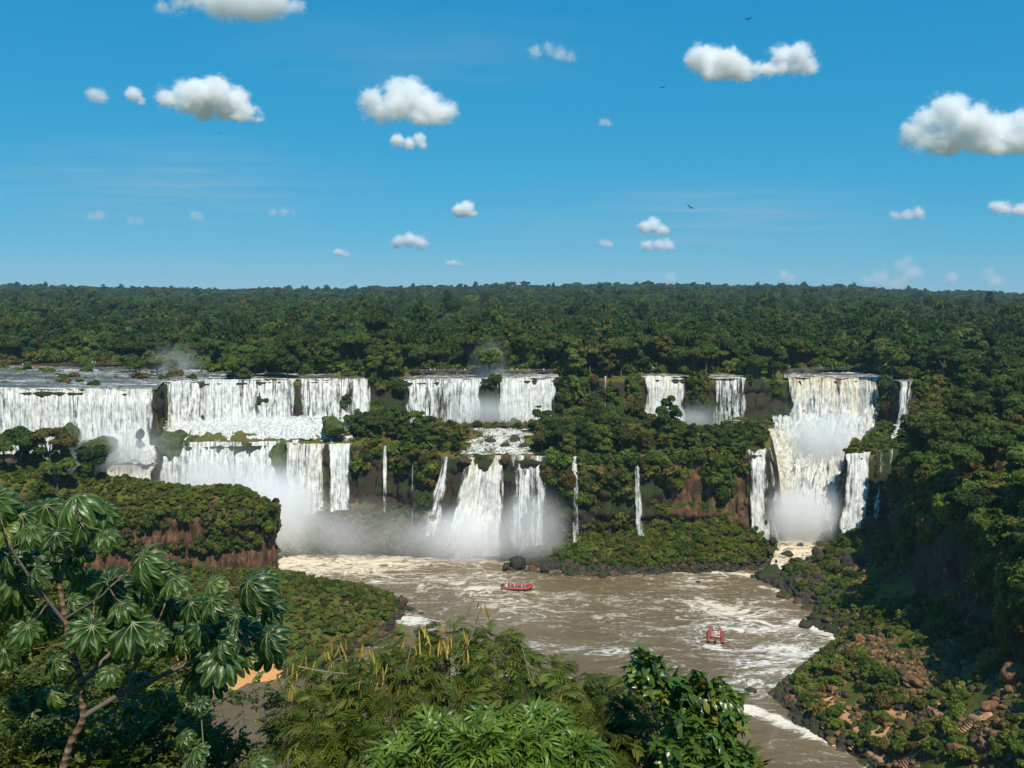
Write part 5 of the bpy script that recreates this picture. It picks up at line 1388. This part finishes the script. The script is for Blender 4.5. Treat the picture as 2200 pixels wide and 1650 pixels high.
bird(1423, 188, 200, 1.6, R(-25), R(-8), R(18), "dark vulture left of the long double-humped cloud")
bird(474, 287, 300, 1.6, R(30), R(10), R(20), "tiny dark vulture under the wedge-shaped cloud")

# ------------------------------------------------------------------ stairways and paths of the landing
M['step'] = plain("orange_stone_step", (0.40, 0.215, 0.10), 0.9, 0.15, 0.25, 1.2)
M['path'] = plain("orange_path", (0.46, 0.235, 0.11), 0.95, 0.1, 0.2, 0.6)
M['dark_wood'] = plain("dark_timber", (0.09, 0.05, 0.03), 0.9, 0.1, 0.3, 2.0)
def stairway(pix, width, label, tread=0.46):
    P = [ground_hit(*p) for p in pix]
    root = tag(empty("stairway", P[0]), label, "stairway", "stone stairways on the lower right slope")
    me = mesh_np("step", *box_np((0, 0, 0), (tread * 0.72, width, 0.22)), M['step'])
    for a, b in zip(P[:-1], P[1:]):
        d = b - a; L = max(math.hypot(d.x, d.y), 0.1); n = max(2, int(max(L, d.length) / tread))
        for i in range(n):
            p = a.lerp(b, (i + 0.5) / n); h = float(H(p.x, p.y))
            obj("step", me, root, loc=Vector((p.x, p.y, max(h, p.z) + 0.32)) - P[0], rot=(0, 0, math.atan2(d.y, d.x)))
    side = [tube_np([p - P[0] + Vector((0, 0, 0.1)) for p in P], [0.3] * len(P), 6)]
    obj("stringer", mesh_np("stringer", *side[0], M['dark_wood']), root)
    return root
def path(pix, width, label):
    P = resample(np.array([tuple(ground_hit(*p)) for p in pix]), 0.7)
    root = tag(empty("path", tuple(P[0])), label, "path", "orange footpaths on the lower right slope", "structure")
    d = np.gradient(P[:, :2], axis=0); d /= np.linalg.norm(d, axis=1)[:, None] + 1e-9
    nr = np.stack([-d[:, 1], d[:, 0]], 1)
    wd = width * (1 + 0.25 * vnoise(np.arange(len(P)) * 0.4, 0, 0, 88))
    cols = []
    for s in (-0.55, -0.5, -0.17, 0.17, 0.5, 0.55):
        q = P[:, :2] + nr * (s * wd)[:, None]
        z = np.maximum(H(q[:, 0], q[:, 1]), P[:, 2] - 0.2) + (0.28 if abs(s) < 0.52 else -0.6)
        cols.append(np.stack([q[:, 0], q[:, 1], z], 1) - P[0])
    obj("paving", mesh_np("paving", np.stack(cols, 1).reshape(-1, 3), grid_faces(len(P), 6), M['path'], False), root)
    return root
stairway([(1938, 1655), (1962, 1628), (1990, 1606)], 2.6, "widest stone stairway at the bottom edge of the slope")
stairway([(1968, 1604), (2000, 1585), (2028, 1566)], 1.7, "curving stairway above the widest one")
stairway([(2028, 1566), (2062, 1572)], 1.5, "short stairway turning right from the curving one")
stairway([(2062, 1578), (2092, 1556), (2110, 1540)], 1.3, "narrow climbing stairway toward the orange landing")
stairway([(2042, 1522), (2056, 1502), (2066, 1484)], 1.6, "steep stairway below the upper orange landing")
stairway([(1822, 1612), (1842, 1597), (1862, 1590)], 1.6, "small stairway down to the water beside the foam strip")
stairway([(2010, 1552), (2018, 1540), (2012, 1530)], 1.4, "short stairway below the lone orange platform")
path([(1778, 1504), (1790, 1528), (1815, 1545), (1842, 1556)], 1.5, "orange footpath curving above the shore rocks")
path([(1845, 1562), (1880, 1576), (1905, 1583)], 2.4, "broad orange landing beside the water stairs")
path([(1868, 1506), (1885, 1524), (1915, 1536), (1948, 1542)], 0.9, "thin orange footpath across the scrub")
path([(1858, 1604), (1885, 1620), (1905, 1640)], 1.3, "orange quay slab at the river's edge")
path([(2002, 1458), (2030, 1463), (2060, 1472)], 0.9, "straight orange path high on the slope")
path([(1995, 1512), (2012, 1524), (2018, 1534)], 1.3, "lone orange platform in the scrub")
path([(2096, 1536), (2118, 1544), (2122, 1556)], 1.8, "orange landing at the top of the narrow stairway")
# ------------------------------------------------------------------ foreground: plants on the viewpoint's own slope
def cecropia_mat():
    t = NT("big_palmate_leaf")
    rnd = t.node("ShaderNodeObjectInfo").outputs["Random"]
    vein, lat = t.attr("vein"), t.attr("lat")
    c = t.mix(rnd, (0.011, 0.038, 0.008), (0.050, 0.100, 0.014))
    c = t.mix(t.ramp(t.math('FRACT', t.math('MULTIPLY', rnd, 9.7)), 0.8, 0.95), c, (0.12, 0.17, 0.02))
    c = t.mix(t.math('MULTIPLY', lat, 0.35), c, (0.11, 0.17, 0.06))
    c = t.mix(t.math('MULTIPLY', vein, 0.85), c, (0.24, 0.30, 0.10))
    back = t.node("ShaderNodeNewGeometry").outputs["Backfacing"]
    c2 = t.mix(back, c, (0.22, 0.27, 0.20))
    b = t.bsdf(Base_Color=c2, Roughness=0.36, Specular_IOR_Level=0.45, Normal=t.bump(lat, 0.8, 0.02))
    tr = t.node("ShaderNodeBsdfTranslucent", {"Color": t.mix(1.0, c, (1.6, 1.7, 0.5), 'MULTIPLY')}).outputs[0]
    return t.surface(t.mixs(0.2, b, tr))
M['cecropia'] = cecropia_mat()
def pale_bark():
    t = NT("ringed_pale_bark")
    p = t.geo()
    z = t.node("ShaderNodeSeparateXYZ", {0: p}).outputs[2]
    rings = t.math('SINE', t.math('ADD', t.math('MULTIPLY', z, 70), t.math('MULTIPLY', t.noise(p, 6, 3), 6)))
    c = t.mix(t.ramp(rings, 0.2, 0.9), (0.20, 0.12, 0.07), (0.06, 0.035, 0.022))
    c = t.mix(t.ramp(t.noise(p, 9, 4), 0.55, 0.7), c, (0.30, 0.24, 0.17))
    return t.surface(t.bsdf(Base_Color=c, Roughness=0.8, Specular_IOR_Level=0.2, Normal=t.bump(rings, 0.4, 0.01)))
M['pale_bark'] = pale_bark()
def palmate(seed, droop):
    r = random.Random(seed); V, Q, ve, la = [], [], [], []; o = 0
    n = r.choice((9, 10, 10, 11)); ns, nc = 10, 7
    for i in range(n):
        a = math.radians(-155 + 310 * i / (n - 1)) + r.uniform(-.05, .05) - math.pi / 2
        f = 1 - abs(2 * i / (n - 1) - 1)
        L = (0.62 + 0.38 * min(1, f * 1.6)) * r.uniform(0.92, 1.05)
        dr = droop * r.uniform(0.75, 1.25); tw = r.uniform(-.25, .25)
        for s_ in range(ns):
            s = s_ / (ns - 1)
            w = L * 0.165 * (0.16 + 0.84 * math.sin(math.pi * min(1, 0.04 + s * 0.92) ** 1.5)) * (1.0 if s < 0.93 else 0.55 if s < 0.99 else 0.08)
            for c_ in range(nc):
                c = c_ / (nc - 1) * 2 - 1
                x = L * s * (1 - 0.28 * dr * s * s); y = c * w
                z = -dr * 0.78 * L * s ** 1.9 + 0.06 * s - abs(c) ** 1.3 * w * 0.55 + 0.012 * math.sin(s * 42 - abs(c) * 5) * abs(c) + tw * c * w * s
                V.append((x * math.cos(a) - y * math.sin(a), x * math.sin(a) + y * math.cos(a), z))
                ve.append(math.exp(-(c / 0.17) ** 2)); la.append(max(0, math.sin(s * 42 - abs(c) * 5)) ** 3)
        g = grid_faces(ns, nc) + o; Q.append(g); o += ns * nc
    me = mesh_np("leaf", np.array(V), np.concatenate(Q)[:, ::1], M['cecropia'], True)
    fattr(me, "vein", ve); fattr(me, "lat", la)
    return me
PALM = [palmate(40 + i, d) for i, d in enumerate((0.55, 0.8, 1.0, 1.15, 0.7, 0.9))]
D0 = 9.4
cec_base = at(120, 1700, D0)
cec_base.z = float(H(cec_base.x, cec_base.y)) - 0.2
cec = tag(empty("big_leaved_tree", cec_base), "thin pale-trunked tree with huge hand-shaped glossy leaves at lower left", "tree")
def fg_tube(name, root, pix, d, r0, r1, mat, sides=8):
    P = [at(px, py, d + (dd[0] if dd else 0)) for px, py, *dd in pix]
    Pr = [tuple(q) for q in resample(np.array([tuple(p) for p in P]), 0.08)] + [tuple(P[-1])]
    n = len(Pr)
    v, q = tube_np(Pr, [(r0 + (r1 - r0) * i / (n - 1)) * (1 + 0.08 * math.sin(i * 2.1)) for i in range(n)], sides)
    o = obj(name, mesh_np(name, v - np.array(root.location), q, mat, True), root)
    return [Vector(p) for p in Pr]
tr = fg_tube("trunk", cec, [(118, 1900), (122, 1700), (150, 1600), (180, 1545), (174, 1460), (152, 1390), (138, 1320), (124, 1240)], D0, 0.050, 0.024, M['pale_bark'], 10)
BR = list(tr)
for pix, r0, r1 in (([(178, 1540), (260, 1490, .1), (350, 1450, .15), (430, 1415, .1), (500, 1385, 0)], .04, .018), ([(250, 1495, .1), (290, 1430, .0), (318, 1385, -.1), (332, 1355, -.1)], .03, .014), ([(174, 1470), (240, 1400, .3), (300, 1320, .4), (310, 1230, .4)], .035, .016),
                    ([(142, 1340), (70, 1250, -.2), (25, 1180, -.3)], .028, .014), ([(126, 1260), (150, 1170, .1), (165, 1085, .1)], .03, .014), ([(430, 1415, .1), (470, 1350, .2), (530, 1270, .3)], .022, .012), ([(500, 1385, 0), (560, 1360, 0)], .016, .012), ([(140, 1330), (220, 1280, -.2), (235, 1262, -.2)], .022, .012),
                    ([(130, 1650), (110, 1700, .1), (60, 1900, .3)], .05, .05)):
    BR += fg_tube("branch", cec, pix, D0, r0 * 0.75, r1 * 0.75, M['bark'], 7)
LEAVES = [(-12, 1075, 75, 1), (165, 1072, 82, 2), (98, 1092, 62, 0), (48, 1110, 60, 1), (222, 1098, 55, 3), (18, 1200, 56, 0), (76, 1225, 52, 2), (36, 1276, 66, 2), (172, 1185, 40, 1), (305, 1200, 86, 2), (236, 1256, 82, 1), (452, 1256, 56, 2),
          (535, 1256, 82, 3), (456, 1292, 56, 1), (284, 1346, 80, 2), (198, 1352, 66, 3), (338, 1366, 46, 0), (512, 1350, 64, 1), (576, 1366, 64, 2), (482, 1412, 76, 3), (372, 1248, 52, 2), (362, 1296, 46, 0), (228, 1146, 46, 1), (70, 1136, 55, 0),
          (582, 1300, 48, 3), (432, 1352, 48, 1), (392, 1372, 44, 2), (5, 1128, 60, 3), (120, 1150, 50, 1), (262, 1300, 50, 0), (410, 1300, 50, 3), (330, 1262, 55, 1), (150, 1290, 45, 0), (470, 1380, 55, 2), (120, 1420, 48, 1), (60, 1350, 55, 2), (10, 1400, 50, 1), (240, 1440, 42, 0)]
r_ = random.Random(91)
for _ in range(84):          # smaller leaves crowding the branches behind the big ones
    q_ = r_.choice(BR[40:]); u_ = 1100 + F * q_.x / q_.y; v_ = HOR + (CAMZ - q_.z) * F / q_.y
    if v_ < 1480: LEAVES.append((u_ + r_.uniform(-62, 62), v_ + r_.uniform(-50, 55), r_.uniform(34, 60), r_.randrange(6)))
for i, (px, py, rp, k) in enumerate(LEAVES):
    d = D0 + r_.uniform(-0.45, 0.35) + (0.5 if i >= 38 else 0)
    c = at(px, py - rp * 0.10, d)
    nrm = Vector((r_.uniform(-.55, .55), -0.62 + r_.uniform(-.35, .35), 0.72)).normalized()
    q = nrm.to_track_quat('Z', 'Y')
    lf = obj("leaf", PALM[(k + i) % 6], cec, loc=c - cec_base, scale=rp / F * d * 1.06)
    lf.rotation_mode = 'QUATERNION'
    # longest lobes hang down the picture, turned a little at random
    down = (Vector((0, 0, -1)) - nrm * nrm.dot(Vector((0, 0, -1)))).normalized()
    yv = -down; xv = yv.cross(nrm).normalized()
    mt = Matrix((xv, yv, nrm)).transposed()
    lf.rotation_quaternion = (mt @ Matrix.Rotation(r_.uniform(-.5, .5), 3, 'Z')).to_quaternion()
    b = min(BR, key=lambda p: (p - c).length)
    v, qq = tube_np([c - cec_base, (c + b) / 2 - cec_base + Vector((0, 0, -0.03)), b - cec_base], [.006, .007, .009], 5)
    obj("petiole", mesh_np("petiole", v, qq, M['pale_bark'], True), cec)

# --- small foliage units
def blade(L, w, droop, n=4, fold=0.25):
    """one leaf along +x -> verts, quads"""
    V, Q = [], []
    for i in range(n + 1):
        s = i / n; ww = w * math.sin(math.pi * min(1, 0.08 + s * 0.90)) ** 0.8 * (1 if i < n else 0.05)
        z = -droop * L * s * s
        V += [(L * s, -ww, z - fold * ww), (L * s, 0, z), (L * s, ww, z - fold * ww)]
    for i in range(n):
        a = i * 3
        Q += [(a, a + 3, a + 4, a + 1), (a + 1, a + 4, a + 5, a + 2)]
    return np.array(V), np.array(Q)
def turned(vq, yaw, pitch, at_=(0, 0, 0), roll=0.0):
    m = np.array(Euler((roll, pitch, yaw)).to_matrix())
    return vq[0] @ m.T + np.array(at_), vq[1]
def sprig(seed, n, L, w, droop, stem):
    r = random.Random(seed); parts = []
    for i in range(n):
        s = (i + 0.5) / n
        parts.append(turned(blade(L * r.uniform(.75, 1.15), w, droop * r.uniform(.5, 1.3), 3), i * 2.4 + r.uniform(-.3, .3), r.uniform(-.7, .35), (stem * s, r.uniform(-.01, .01), r.uniform(-.01, .01)), r.uniform(-.5, .5)))
    parts.append(tube_np([(0, 0, 0), (stem, 0, 0.01)], [0.004, 0.002], 3))
    return joined(parts)
def frond(seed):
    """twice-feathered leaf: a drooping rachis with pairs of hanging pinnae, each a comb of small leaflets"""
    r = random.Random(seed); parts = []
    L = 0.30
    def pt(s): return Vector((L * s * (1 - 0.2 * s), 0, 0.04 * s - 0.45 * L * s * s))
    for i in range(1, 7):
        s = 0.15 + 0.85 * i / 6; b = pt(s)
        for sg in (-1, 1):
            pl = 0.145 * (1 - 0.45 * abs(s - 0.5)) * r.uniform(.8, 1.15); w = 0.0165 * r.uniform(.8, 1.15); yaw = sg * r.uniform(0.7, 1.15); n = 7
            V, Q = [], []
            for j in range(n):                                     # comb of leaflets: each a small diamond pair either side of the midrib
                q0, q1 = j / n, (j + 0.82) / n
                def mid(q): return (pl * q, -0.62 * pl * q * q + 0.02 * q)
                (x0, z0), (x1, z1) = mid(q0), mid(q1)
                ww = w * (1.15 - 0.75 * q0)
                o = len(V)
                V += [(x0, 0, z0), (x0 + 0.010, ww, z0 - 0.010), (x1 + 0.004, ww * .8, z1 - 0.010), (x1, 0, z1), (x0 + 0.010, -ww, z0 - 0.010), (x1 + 0.004, -ww * .8, z1 - 0.010)]
                Q += [(o, o + 3, o + 2, o + 1), (o, o + 4, o + 5, o + 3)]
            parts.append(turned((np.array(V), np.array(Q)), yaw, r.uniform(0.0, 0.35), tuple(b), r.uniform(-.3, .3)))
    parts.append(tube_np([tuple(pt(s / 5)) for s in range(6)], [.003] * 6, 3))
    return joined(parts)
M['frond'] = leaf_mat("feathery_leaflets", (0.022, 0.050, 0.006), (0.150, 0.185, 0.018), 0.3, 0.5, 0.3, 0.04, yellow=(0.13, 0.13, 0.02))
M['lance'] = leaf_mat("bright_narrow_leaves", (0.060, 0.115, 0.010), (0.180, 0.260, 0.028), 0.3, 0.38, 0.45, 0.03)
M['small'] = leaf_mat("small_dark_leaves", (0.030, 0.052, 0.006), (0.130, 0.155, 0.018), 0.28, 0.45, 0.4, 0.05, yellow=(0.16, 0.17, 0.03))
M['glossy'] = leaf_mat("glossy_broad_leaves", (0.030, 0.075, 0.012), (0.105, 0.165, 0.022), 0.25, 0.3, 0.55, 0.04, yellow=(0.22, 0.23, 0.03))
M['twig'] = plain("pale_twig", (0.27, 0.22, 0.13), 0.85, 0.2, 0.3, 6.0)
M['pod'] = plain("yellow_brown_pod", (0.42, 0.27, 0.05), 0.6, 0.3, 0.45, 9.0)
def src(name, meshes): return scatter_tree(source_collection(name, meshes))
G_FROND = src("frond_source", [mesh_np("frond", *frond(i), M['frond']) for i in range(3)])
G_LANCE = src("lance_source", [mesh_np("sprig", *sprig(60 + i, 15, 0.105, 0.012, 0.9, 0.10), M['lance'], True) for i in range(3)])
G_SMALL = src("small_source", [mesh_np("sprig", *sprig(70 + i, 16, 0.06, 0.014, 0.25, 0.22), M['small'], True) for i in range(3)])
def crown_from(root, lobes, dens, group, seed, size, name="crown", low=-0.5, inner=0.25, drop=0.35):
    """leafy sprays over the skins (and some of the insides) of lobes given as (px, py, depth, radius px)"""
    r = np.random.default_rng(seed); P, Rt, Sz = [], [], []
    for px, py, d, rp in lobes:
        c = np.array(at(px, py, d)); rad = rp / F * d
        n = max(6, int(dens * rad * rad * 4 * math.pi))
        dr = unit(r.normal(size=(n, 3))); dr[:, 2] = np.where(dr[:, 2] < low, -dr[:, 2], dr[:, 2])
        k = np.where(r.random(n) < inner, 0.3 + 0.4 * r.random(n), 0.72 + 0.28 * r.random(n))
        P.append(c + dr * (rad * k)[:, None] * np.array([1, 1, 0.85]))
        yaw = np.arctan2(dr[:, 1], dr[:, 0]) + r.normal(0, 0.5, n)
        pitch = -np.arcsin(np.clip(dr[:, 2], -1, 1)) * 0.75 + drop * r.random(n)
        Rt.append(np.stack([r.normal(0, 0.35, n), pitch, yaw], 1))
        s = size * (0.7 + 0.6 * r.random(n)); Sz.append(np.stack([s, s, s], 1))
    P = np.concatenate(P) - np.array(root.location)
    return scatter(name, P, np.concatenate(Sz), np.concatenate(Rt), r.integers(0, 3, len(P)), group, root)
def root_at(px, py, d, name, label, cat, group=None):
    p = at(px, py, d); p.z = float(H(p.x, p.y)) - 0.15
    return tag(empty(name, p), label, cat, group)
def limbs(root, lobes, mat, r0=0.05):
    b = Vector(root.location)
    top = sum((at(*l[:3]) for l in lobes), Vector()) / len(lobes)
    fork = b.lerp(top, 0.55)
    v, q = tube_np([(0, 0, 0), tuple((fork - b) * 0.5 + Vector((.05, .03, 0))), tuple(fork - b)], [r0 * 1.3, r0, r0 * .8], 8)
    obj("trunk", mesh_np("trunk", v, q, mat, True), root)
    for l in lobes:
        e = at(*l[:3]); m_ = fork.lerp(e, 0.5) - Vector((0, 0, 0.1))
        v, q = tube_np([tuple(fork - b), tuple(m_ - b), tuple(e - b)], [r0 * .45, r0 * .3, r0 * .12], 5)
        obj("branch", mesh_np("branch", v, q, mat, True), root)

# --- feathery tree with yellow pods, bottom centre
pod_l = [(1062, 1400, 11.2, 52), (965, 1395, 11.6, 52), (885, 1410, 11.4, 60), (770, 1440, 11.0, 62), (690, 1470, 10.8, 52), (645, 1540, 10.4, 52), (725, 1560, 10.3, 85), (835, 1510, 10.5, 100), (960, 1485, 10.7, 100), (1075, 1470, 10.7, 90), (1170, 1470, 10.8, 52),
         (1240, 1492, 10.6, 52), (1130, 1560, 10.2, 105), (980, 1585, 10.0, 115), (1280, 1560, 10.3, 88), (1325, 1515, 10.5, 55), (625, 1610, 10.0, 58), (745, 1640, 9.8, 90), (860, 1625, 9.8, 90), (1375, 1570, 10.2, 70), (1410, 1620, 10.0, 75), (1290, 1640, 9.8, 95), (690, 1600, 9.9, 75), (1100, 1640, 9.7, 100)]
pt_ = root_at(1010, 1760, 10.8, "pod_tree", "feathery-leaved tree with hanging yellow pods at the bottom centre", "tree")
limbs(pt_, pod_l[:14], M['twig'], 0.06)
crown_from(pt_, [(a, b, c, d * 0.9) for a, b, c, d in pod_l], 62, G_FROND, 801, 0.8, drop=0.6, inner=0.15)
pod_me = [mesh_np("pod", *turned(blade(0.125 + 0.02 * i, 0.0085, 0.15, 5, 0.1), 0, R(70)), M['pod'], True) for i in range(3)]
r_ = random.Random(33)
for pix, r0 in (([(888, 1365), (872, 1440), (886, 1520)], .008), ([(1034, 1305), (1012, 1370), (972, 1452)], .010), ([(1022, 1330), (1050, 1312)], .005), ([(640, 1432), (690, 1442), (748, 1448)], .008), ([(725, 1385), (735, 1420), (745, 1447)], .006), ([(985, 1400), (960, 1450)], .006), ([(1000, 1420), (975, 1455), (940, 1460)], .007),
                ([(835, 1530), (870, 1555), (905, 1560)], .007), ([(1215, 1490), (1228, 1540)], .006), ([(1122, 1392), (1150, 1500), (1172, 1590)], .006)):
    fg_tube("twig", pt_, pix, 10.4, r0, r0 * 0.5, M['twig'], 5)
for px, py, n in ((690, 1405, 5), (640, 1432, 4), (612, 1475, 9), (800, 1395, 7), (818, 1425, 7), (790, 1422, 5), (852, 1475, 7), (792, 1470, 6), (960, 1352, 9), (945, 1372, 8), (975, 1345, 6), (905, 1352, 6), (882, 1362, 6), (822, 1522, 6), (845, 1540, 5), (725, 1382, 5), (1216, 1492, 4), (1218, 1528, 5),
                  (925, 1385, 8), (985, 1372, 7), (1018, 1305, 4), (1052, 1303, 5), (870, 1470, 5), (765, 1395, 4), (660, 1420, 4), (1000, 1395, 5), (840, 1500, 4), (810, 1470, 4), (895, 1390, 5)):
    for _ in range(n):
        p = at(px + r_.uniform(-22, 22), py + r_.uniform(-14, 14), 10.25 + r_.uniform(-.25, .25)) - pt_.location
        obj("pod", r_.choice(pod_me), pt_, loc=p, rot=(r_.uniform(-.4, .4), r_.uniform(-.35, .6), r_.uniform(0, 6.28)), scale=r_.uniform(0.8, 1.25))

# --- glossy broad-leaved shrub
gl = [(1398, 1425, 9.6, 26), (1385, 1458, 9.6, 40), (1435, 1492, 9.6, 34), (1500, 1482, 9.3, 40), (1542, 1505, 9.3, 44), (1490, 1545, 9.3, 62), (1572, 1540, 9.2, 26), (1535, 1595, 9.1, 58), (1475, 1620, 9.1, 62), (1560, 1648, 8.9, 60), (1605, 1650, 8.9, 30)]
gs = root_at(1500, 1740, 9.3, "broad_leaved_shrub", "shrub of glossy drooping broad leaves before the river at bottom right of centre", "shrub")
limbs(gs, gl, M['twig'], 0.035)
gm = [mesh_np("leaf", *blade(0.15 + 0.018 * i, 0.042, 0.35 + 0.1 * i, 5, 0.35), M['glossy'], True) for i in range(4)]
tw_ = sum(l[3] ** 2 for l in gl)
for px, py, d, rp in gl:
    c = at(px, py, d); rad = rp / F * d
    for _ in range(max(8, int(292 * rp * rp / tw_))):
        v = Vector((r_.gauss(0, 1), r_.gauss(0, 1), r_.gauss(0.25, 1))).normalized()
        p = c + v * rad * r_.uniform(0.55, 1.0)
        obj("leaf", r_.choice(gm), gs, loc=p - gs.location, rot=(r_.uniform(-.6, .6), r_.uniform(0.15, 1.25), math.atan2(v.y, v.x) + r_.uniform(-.6, .6)), scale=r_.uniform(0.6, 0.95))

G_GLOSSY = src("glossy_source", [mesh_np("sprig", *sprig(80 + i, 10, 0.11, 0.030, 0.6, 0.12), M['glossy'], True) for i in range(3)])
crown_from(gs, gl, 75, G_GLOSSY, 805, 0.85, name="inner_foliage", inner=0.5, drop=1.0)
# --- bright narrow-leaved bush along the bottom edge
la = [(935, 1625, 8.0, 78), (1060, 1592, 8.0, 66), (1160, 1610, 8.0, 78), (1232, 1650, 7.8, 70), (850, 1660, 7.7, 55), (1035, 1660, 7.6, 95), (1000, 1610, 7.9, 50), (1120, 1650, 7.6, 80)]
lb = root_at(1050, 1820, 7.9, "narrow_leaved_bush", "bright green narrow-leaved bush along the bottom edge", "bush")
limbs(lb, la, M['twig'], 0.03); crown_from(lb, la, 190, G_LANCE, 802, 1.0, inner=0.3, drop=1.0)

# --- dark bushes of the lower left
for i, (lob, lbl, dns) in enumerate((([(70, 1600, 11, 105), (180, 1640, 10.5, 85), (10, 1540, 12, 95), (110, 1520, 13, 85), (30, 1650, 10, 90)], "dark small-leaved bush in the bottom left corner", 60),
                              ([(330, 1580, 11, 80), (420, 1625, 10.5, 66), (490, 1650, 10.2, 50), (275, 1645, 10.2, 80), (400, 1560, 11.5, 40), (370, 1530, 12, 42)], "small-leaved bush under the big-leaved tree, reaching toward the river", 58),
                              ([(60, 1420, 19, 120), (190, 1460, 18, 100), (290, 1490, 17, 75), (20, 1340, 21, 95), (240, 1400, 20, 72), (120, 1330, 22, 80), (340, 1450, 19, 50)], "dark leafy tree behind the big-leaved tree's trunk", 26),
                              ([(560, 1525, 12.5, 40), (610, 1500, 12.5, 22), (520, 1500, 12.5, 40), (470, 1500, 12.8, 35)], "thin sunny spray of small leaves before the brown cove", 9))):
    b_ = root_at(lob[0][0], lob[0][1] + 180, lob[0][2], "bush" if i != 2 else "leafy_tree", lbl, "bush" if i != 2 else "tree")
    limbs(b_, lob, M['bark'], 0.03 if i != 2 else 0.08)
    crown_from(b_, lob, dns * (1.5 if i != 2 else 2.6), G_SMALL, 810 + i, 1.0 if i != 2 else 1.3, inner=0.35)
# small seedling leaves of the big-leaved kind at the bottom
sd = root_at(470, 1700, 9.0, "big_leaved_seedling", "young big-leaved seedling at the bottom edge left of centre", "plant")
for px, py, rp in ((420, 1605, 48), (545, 1636, 62), (395, 1575, 40), (430, 1505, 34)):
    c = at(px, py, 9.0)
    lf = obj("leaf", PALM[int(px) % 6], sd, loc=c - sd.location, rot=(R(40), R(r_.uniform(-20, 20)), R(r_.uniform(-40, 40))), scale=rp / F * 9.0)
    v, q = tube_np([c - sd.location, (c - sd.location) * 0.5 + Vector((0.02, 0, -.1)), (0, 0, 0)], [.006, .008, .012], 5)
    obj("stem", mesh_np("stem", v, q, M['twig'], True), sd)
# undergrowth of the viewpoint's own slope
r2 = np.random.default_rng(99)
ux = -75 + 130 * r2.random(30000); uy = 6 + 105 * r2.random(30000) ** 1.15
uk = (np.abs(ux) < uy * 0.8 + 4) & (H(ux, uy) > 1)
ux, uy = ux[uk], uy[uk]; uz = H(ux, uy)
us = 1.8 + 4.0 * r2.random(len(ux)); ut = np.stack([r2.normal(0, .3, len(ux)), -0.9 + 0.7 * r2.random(len(ux)), r2.random(len(ux)) * 6.28], 1)
scatter("undergrowth", np.stack([ux, uy, uz], 1), np.stack([us, us, us], 1), ut, r2.integers(0, 3, len(ux)), G_SMALL, label="low leafy undergrowth on the near slope", cat="undergrowth")
